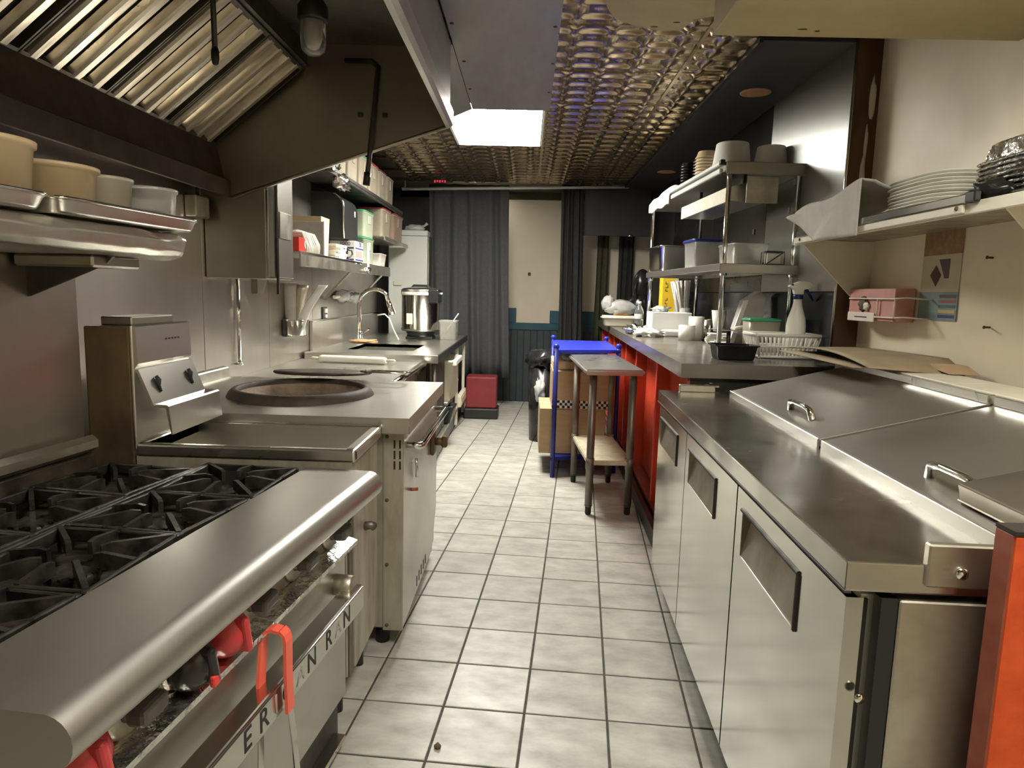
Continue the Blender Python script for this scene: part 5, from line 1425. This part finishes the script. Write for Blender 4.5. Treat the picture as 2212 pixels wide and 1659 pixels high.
MB().lathe([(.0001, 0), (.045, 0), (.05, .01), (.05, .07), (.046, .08), (.05, .09), (.05, .16), (.042, .20), (.02, .245), (.018, .25), (.018, .262)], (1.20, 7.35, CZ + .001), 24).build('bottle', 'water', t)
MB().lathe([(.021, .262), (.022, .264), (.022, .285), (.0001, .287)], (1.20, 7.35, CZ + .001), 18).build('cap', 'white_plastic', t)
MB().lathe([(.051, .10), (.0515, .102), (.0515, .15), (.051, .152)], (1.20, 7.35, CZ + .001), 24).build('paper_label', 'white_enamel', t)
for i, (x_, y_, s, sd, l) in enumerate(((1.02, 6.25, (.10, .12, .045), 41, 'crumpled foil wad on the counter edge, farther of two'), (1.05, 5.85, (.12, .10, .04), 42, 'crumpled white napkin wad on the counter edge, nearer of two'))):
    b = MB(); b.blob((x_, y_, CZ + .03), s, .8, 4.5, 3, sd, flatbase=CZ + .001)
    tag(b.build('foil_wad' if i == 0 else 'napkin_wad', 'foil_bright' if i == 0 else 'white_paper'), l, 'foil' if i == 0 else 'napkin')
t = thing('black_bundle', 'tall black hooded bundle at the far end of the counter', 'bag', (1.37, 8.3, CZ))
b = MB(); b.blob((1.38, 8.3, CZ + .46), (.115, .10, .20), .15, 2, 3, 51); b.blob((1.36, 8.3, CZ + .18), (.17, .14, .20), .2, 2, 3, 52, flatbase=CZ + .001); b.build('bundle', 'black_bag', t)
b = MB(); b.tube([(1.29, 8.20, CZ + .52), (1.27, 8.19, CZ + .42), (1.30, 8.19, CZ + .32)], .01, 6); b.build('fold', 'black_satin', t)

# ================================================================== SMALL TABLE, BLUE CART, BOXES, BIN
tt = thing('work_table', 'narrow worn steel work table with undershelf standing in the aisle', 'table', (.59, 5.1, 0))
tc = [(.475, 4.70), (.755, 4.72), (.715, 5.55), (.425, 5.53)]
b = MB(); b.prism([(.405, 4.56), (.815, 4.60), (.775, 5.80), (.365, 5.76)], 'z', 1.01, 1.05, .012); b.build('top', 'steel_top', tt)
b = MB(); b.prism([(.455, 4.68), (.775, 4.70), (.735, 5.57), (.405, 5.55)], 'z', .36, .395, .006); b.build('lower_shelf', 'board_shelf', tt)
for (x_, y_) in tc:
    MB().cyl((x_, y_, .06), (x_, y_, 1.01), .027, 14).build('leg', 'galv', tt)
    MB().lathe([(.018, 0), (.022, .01), (.022, .05), (.028, .07)], (x_, y_, 0), 12).build('foot', 'rubber', tt)
    MB().cyl((x_, y_, .33), (x_, y_, .41), .031, 12).build('collar', 'galv', tt)
bc = thing('blue_cart', 'blue plastic shelf cart in the aisle behind the work table', 'cart', (.5, 6.3, 0))
bcs = [(.235, 5.64), (.815, 5.84), (.83, 6.95), (.26, 6.92)]
b = MB(); b.prism(bcs, 'z', 1.055, 1.085, .008); b.build('top_deck', 'blue_plastic', bc)
b = MB(); b.prism([(p[0], p[1]) for p in bcs], 'z', .145, .175, .006); b.build('bottom_deck', 'blue_paint', bc)
for (x_, y_) in ((.255, 5.66), (.80, 5.87), (.81, 6.90), (.275, 6.88)):
    MB().cyl((x_, y_, 0), (x_, y_, 1.11), .02, 14).build('post', 'blue_paint', bc)
    MB().lathe([(.024, 1.10), (.024, 1.125), (.014, 1.135), (.0001, 1.135)], (x_, y_, 0), 14).build('post_cap', 'blue_plastic', bc)
# cartons on the cart
def carton(label, x0, x1, y0, y1, z0, z1, mat='cardboard', band=False, flap=True):
    t = thing('cardboard_box', label, 'box', ((x0 + x1) / 2, (y0 + y1) / 2, z0), group='cardboard boxes on the blue cart')
    MB().box(x0, x1, y0, y1, z0, z1, .004, 1).build('box', mat, t)
    if flap: MB().box(x0, x1, (y0 + y1) / 2 - .03, (y0 + y1) / 2 + .03, z1, z1 + .002).build('packing_tape', 'cardboard_pale', t)
    MB().box(x0 + .002, x1 - .002, y0 - .001, y0, z1 - .012, z1 - .010).build('flap_seam', 'cardboard_old', t)
    if band:
        rn = (z0 + .008, z0 + .075)
        MB().box(x0, x1, y0 - .002, y0, *rn).build('printed_band', 'white_paper', t)
        n = int((x1 - x0) / .022)
        b = MB()
        for i in range(n):
            for j in range(3):
                if (i + j) % 2 == 0: b.box(x0 + i * .022, x0 + i * .022 + .022, y0 - .0032, y0 - .002, rn[0] + j * .0223, rn[0] + j * .0223 + .0223)
        o = b.build('checker_print', 'ink', t); o['kind'] = 'stuff'
        rr = random.Random(7)
        xx = x0 + .13
        for k in range(10):
            w = rr.uniform(.012, .022)
            b = MB(); b.box(xx, xx + w * .3, y0 - .0015, y0, z0 + .21, z0 + .235); b.box(xx, xx + w, y0 - .0015, y0, z0 + .225, z0 + .232); b.build('printed_mark', 'ink_faint', t)
            xx += w + .008 + (.03 if k == 6 else 0)
    return t
carton('brown carton with black and white checker band on the blue cart', .235, .745, 5.75, 6.35, .575, .90, 'cardboard', True)
carton('pale open carton on top of the checker-band box', .24, .66, 5.86, 6.4, .902, .97, 'cardboard_pale', False, False)
carton('plain brown carton jutting out at the bottom of the blue cart', .135, .70, 5.78, 6.4, .178, .572, 'cardboard')
b = MB(); b.blob((.42, 5.95, 1.0), (.10, .08, .03), .7, 4, 3, 61, flatbase=.972); tag(b.build('plastic_film', 'bag_plastic'), 'crumpled clear film on the topmost carton of the cart', 'film')
t = thing('trash_bin', 'black bin with bulging black liner left of the blue cart', 'bin', (.18, 6.98, 0))
MB().lathe([(.0001, .0), (.14, .0), (.17, .78), (.165, .78), (.13, .01), (.0001, .01)], (.20, 7.15, .001), 28).build('bin', 'black_plastic', t)
b = MB(); b.blob((.195, 7.12, .86), (.19, .17, .12), .35, 2.5, 3, 71); b.build('liner', 'black_bag', t)
b = MB(); b.blob((.16, 6.97, .55), (.05, .04, .11), .7, 4, 3, 72); b.build('spilled_wrapper', 'bag_plastic', t)

# ================================================================== RIGHT WALL SHELF
SX, SY0, SY1, SZ = 1.445, 1.75, 3.80, 1.875
rs = thing('wall_shelf', 'cream steel wall shelf above the prep fridge', 'shelf', (1.65, 2.8, SZ))
MB().box(SX, 1.85, SY0, SY1, SZ - .006, SZ + .006, .002, 1).build('board', 'steel_painted', rs)
MB().box(SX - .012, SX, SY0, SY1, SZ - .035, SZ + .006, .003, 1).build('front_lip', 'off_white', rs)
MB().box(SX - .03, SX - .012, 2.28, 3.72, SZ + .0, SZ + .03, .003, 1).build('ticket_rail', 'steel_door', rs)
MB().box(SX - .024, SX - .012, 2.33, 3.76, SZ - .03, SZ + .0, .003, 1).build('ticket_rail', 'off_white', rs)
MB().box(SX - .034, SX - .01, 2.26, 2.31, SZ + .0, SZ + .035, .004, 1).build('rail_end', 'black_plastic', rs)
for y in (3.77, 2.20):
    MB().prism([(SX + .01, SZ - .008), (1.85, SZ - .008), (1.85, SZ - .40)], 'y', y - .004, y + .004).build('bracket_plate', 'off_white', rs)
for y in (2.36, 3.68):
    MB().lathe([(.008, 0), (.007, .004), (.0, .005)], (SX - .025, y, SZ - .012), 10, mat=Matrix.Rotation(R(-90), 4, 'Y')).build('screw', 'dirt', rs)
# foam plates stacked on edge of shelf
pb = MB().lathe([(.0001, 0), (.10, 0), (.115, .004), (.15, .013), (.155, .014), (.153, .017), (.112, .009), (.0001, .004)], (0, 0, 0), 32, sq=(.55, 1.0, 1.45)).build('foam_plate', 'white_plastic')
repeat(pb, [(1.63 + .003 * math.sin(k * 2.1), 2.79 + .004 * math.sin(k * 3.3), SZ + .008 + k * .0135, 0) for k in range(11)], '{} pale foam plate of the stack on the wall shelf', 'plate', 'foam plates on the wall shelf')
# towel hanging over the shelf front
b = MB()
def fn(u, v):
    y = 3.72 - .70 * u
    zt_ = 2.005 + .055 * u + .012 * math.sin(u * 8)
    if v < .4:
        k = v / .4
        x = 1.66 - (1.66 - 1.445) * k; z = (SZ + .03 + .12 * u) * (1 - k) + zt_ * k - .02 * math.sin(k * PI)
    else:
        k = (v - .4) / .6
        zb_ = 1.985 - .145 * min(1, u / .42) - .01 * u
        z = zt_ * (1 - k) + zb_ * k
        x = 1.445 - .05 * math.sin(k * PI * .5) - .022 * math.sin(u * 10 + k * 2) * (.3 + .7 * k)
        x = min(x, 1.405)
        y += .05 * k * (1 - u)
    return (x, y, z)
b.grid(fn, 26, 22); tag(b.build('grey_towel', 'grey_cloth', solid=.006), 'limp grey towel draped over the shelf edge', 'towel')
# plastic film round the plates
b = MB(); b.blob((1.68, 2.56, SZ + .055), (.10, .12, .05), .3, 3, 3, 81, flatbase=SZ + .008)
tag(b.build('plastic_sleeve', 'bag_plastic'), 'loose plastic sleeve between the plates and foil trays', 'bag')
# foil trays nested upside down
def foil_tray(top):
    b = MB()
    h1, h2 = (.062, .07) if top else (.03, .034)
    prof = [(1.0, 0), (1.02, .004), (1.0, .008), (.93, .010), (.86, h1), (.80, h2), (.0001, h2)]
    seg = 72; rings = []
    for r_, z_ in prof:
        ring = []
        for q in range(seg):
            a = 2 * PI * q / seg
            w = 1 + (.018 * (-1) ** q if r_ > .84 else 0)
            ring.append(b.bm.verts.new(Vector((math.copysign(abs(math.cos(a)) ** .4, math.cos(a)) * .155 * r_ * w, math.copysign(abs(math.sin(a)) ** .4, math.sin(a)) * .21 * r_ * w, z_))))
        rings.append(ring)
    for i in range(len(rings) - 1):
        for q in range(seg): b.bm.faces.new([rings[i][q], rings[i][(q + 1) % seg], rings[i + 1][(q + 1) % seg], rings[i + 1][q]])
    return b.build('foil_tray', 'foil_bright')
repeat(foil_tray(False), [(1.66, 2.25, SZ + .008 + k * .016, .01 * math.sin(k * 4)) for k in range(8)], '{} upturned foil tray below the top one at the right picture edge', 'foil tray', 'nested foil trays')
repeat(foil_tray(True), [(1.66, 2.25, SZ + .008 + 8 * .016, 0)], 'topmost upturned foil tray of the stack at the right picture edge', 'foil tray', 'nested foil trays')
b = MB(); b.blob((1.50, 2.29, SZ + .04), (.06, .07, .035), .4, 3, 3, 83, flatbase=SZ + .008)
tag(b.build('black_film', 'black_bag'), 'scrap of black plastic under the foil trays', 'plastic')

# poster, sponge caddy, nails on the right wall
W = 1.849
t = thing('calendar_poster', 'curled food calendar poster with brown picture and teal base', 'poster', (W, 3.13, 1.477))
def wallpatch(name, mat, y0, y1, z0, z1, d, par=t): return MB().box(W - d - .001, W - d, y0, y1, z0, z1).build(name, mat, par)
wallpatch('sheet', 'poster_paper', 2.992, 3.279, 1.48, 1.875, .002)
wallpatch('picture', 'poster_brown', 2.99, 3.275, 1.765, 1.882, .0035)
wallpatch('lower_panel', 'poster_teal', 2.99, 3.28, 1.474, 1.60, .0033)
for (pts, mt) in (([(3.21, 1.675), (3.17, 1.72), (3.125, 1.675), (3.16, 1.625)], 'poster_maroon'), ([(3.15, 1.745), (3.07, 1.745), (3.07, 1.66), (3.10, 1.66)], 'poster_purple')):
    MB().prism(pts, 'x', W - .0045, W - .0035).build('printed_shape', mt, t)
for k, mt in enumerate(('poster_purple', 'red_edge', 'poster_green', 'poster_yellow', 'ink_blue')):
    wallpatch('printed_bar', mt, 3.0, 3.12, 1.588 - k * .022 - .014, 1.588 - k * .022, .0045)
for (y, z, l) in ((2.80, 1.735, 'rusty nail in the beige wall level with the poster top'), (2.77, 1.46, 'small rusty hook in the beige wall right of the poster')):
    b = MB(); b.cyl((W, y, z), (W - .03, y - .012, z), .004, 8); b.lathe([(.007, 0), (.006, .004), (0, .004)], (W - .03, y - .012, z), 8, mat=Matrix.Rotation(R(-90), 4, 'Y'))
    tag(b.build('wall_nail', 'dirt'), l, 'nail')
t = thing('sponge_caddy', 'white wire caddy holding a pink box on the beige wall', 'caddy', (1.75, 3.5, 1.45))
b = MB()
for z in (1.475, 1.565):
    b.tube([(1.845, 3.17, z), (1.745, 3.20, z + .006), (1.735, 3.30, z), (1.735, 3.74, z), (1.76, 3.79, z), (1.84, 3.80, z)], .004, 6)
for y in (3.28, 3.44): b.cyl((1.735, y, 1.475), (1.735, y, 1.565), .004, 6)
b.build('wire_frame', 'white_wire', t)
MB().box(1.731, 1.737, 3.46, 3.74, 1.448, 1.495, .003, 1).build('front_plate', 'white_wire', t)
b = MB(); b.box(1.733, 1.7305, 3.53, 3.66, 1.468, 1.474); b.build('plate_slot', 'ink', t)
t = thing('pink_box', 'torn pink cardboard box sitting in the wire caddy', 'box', (1.79, 3.5, 1.455))
MB().box(1.745, 1.84, 3.30, 3.76, 1.455, 1.615, .003, 1).build('box', 'pink_paper', t)
b = MB(); b.blob((1.742, 3.60, 1.54), (.004, .05, .035), .5, 3, 3, 91); b.build('torn_hole', 'dirt', t)
b = MB(); b.blob((1.739, 3.56, 1.525), (.006, .03, .02), .4, 3, 3, 92); b.build('contents', 'off_white', t)
b = MB(); b.blob((W, 3.13, 1.43), (.002, .10, .05), .5, 2, 3, 95); tag(b.build('wall_stain', 'dirt'), 'brown stain on the beige wall under the poster', 'stain') if False else b.bm.free()
# dropped crumb on the floor tiles
b = MB(); b.blob((-.262, 2.14, .006), (.013, .014, .007), .4, 3, 2, 99)
tag(b.build('floor_crumb', 'dirt'), 'small dark crumb on the nearest floor tiles', 'crumb')
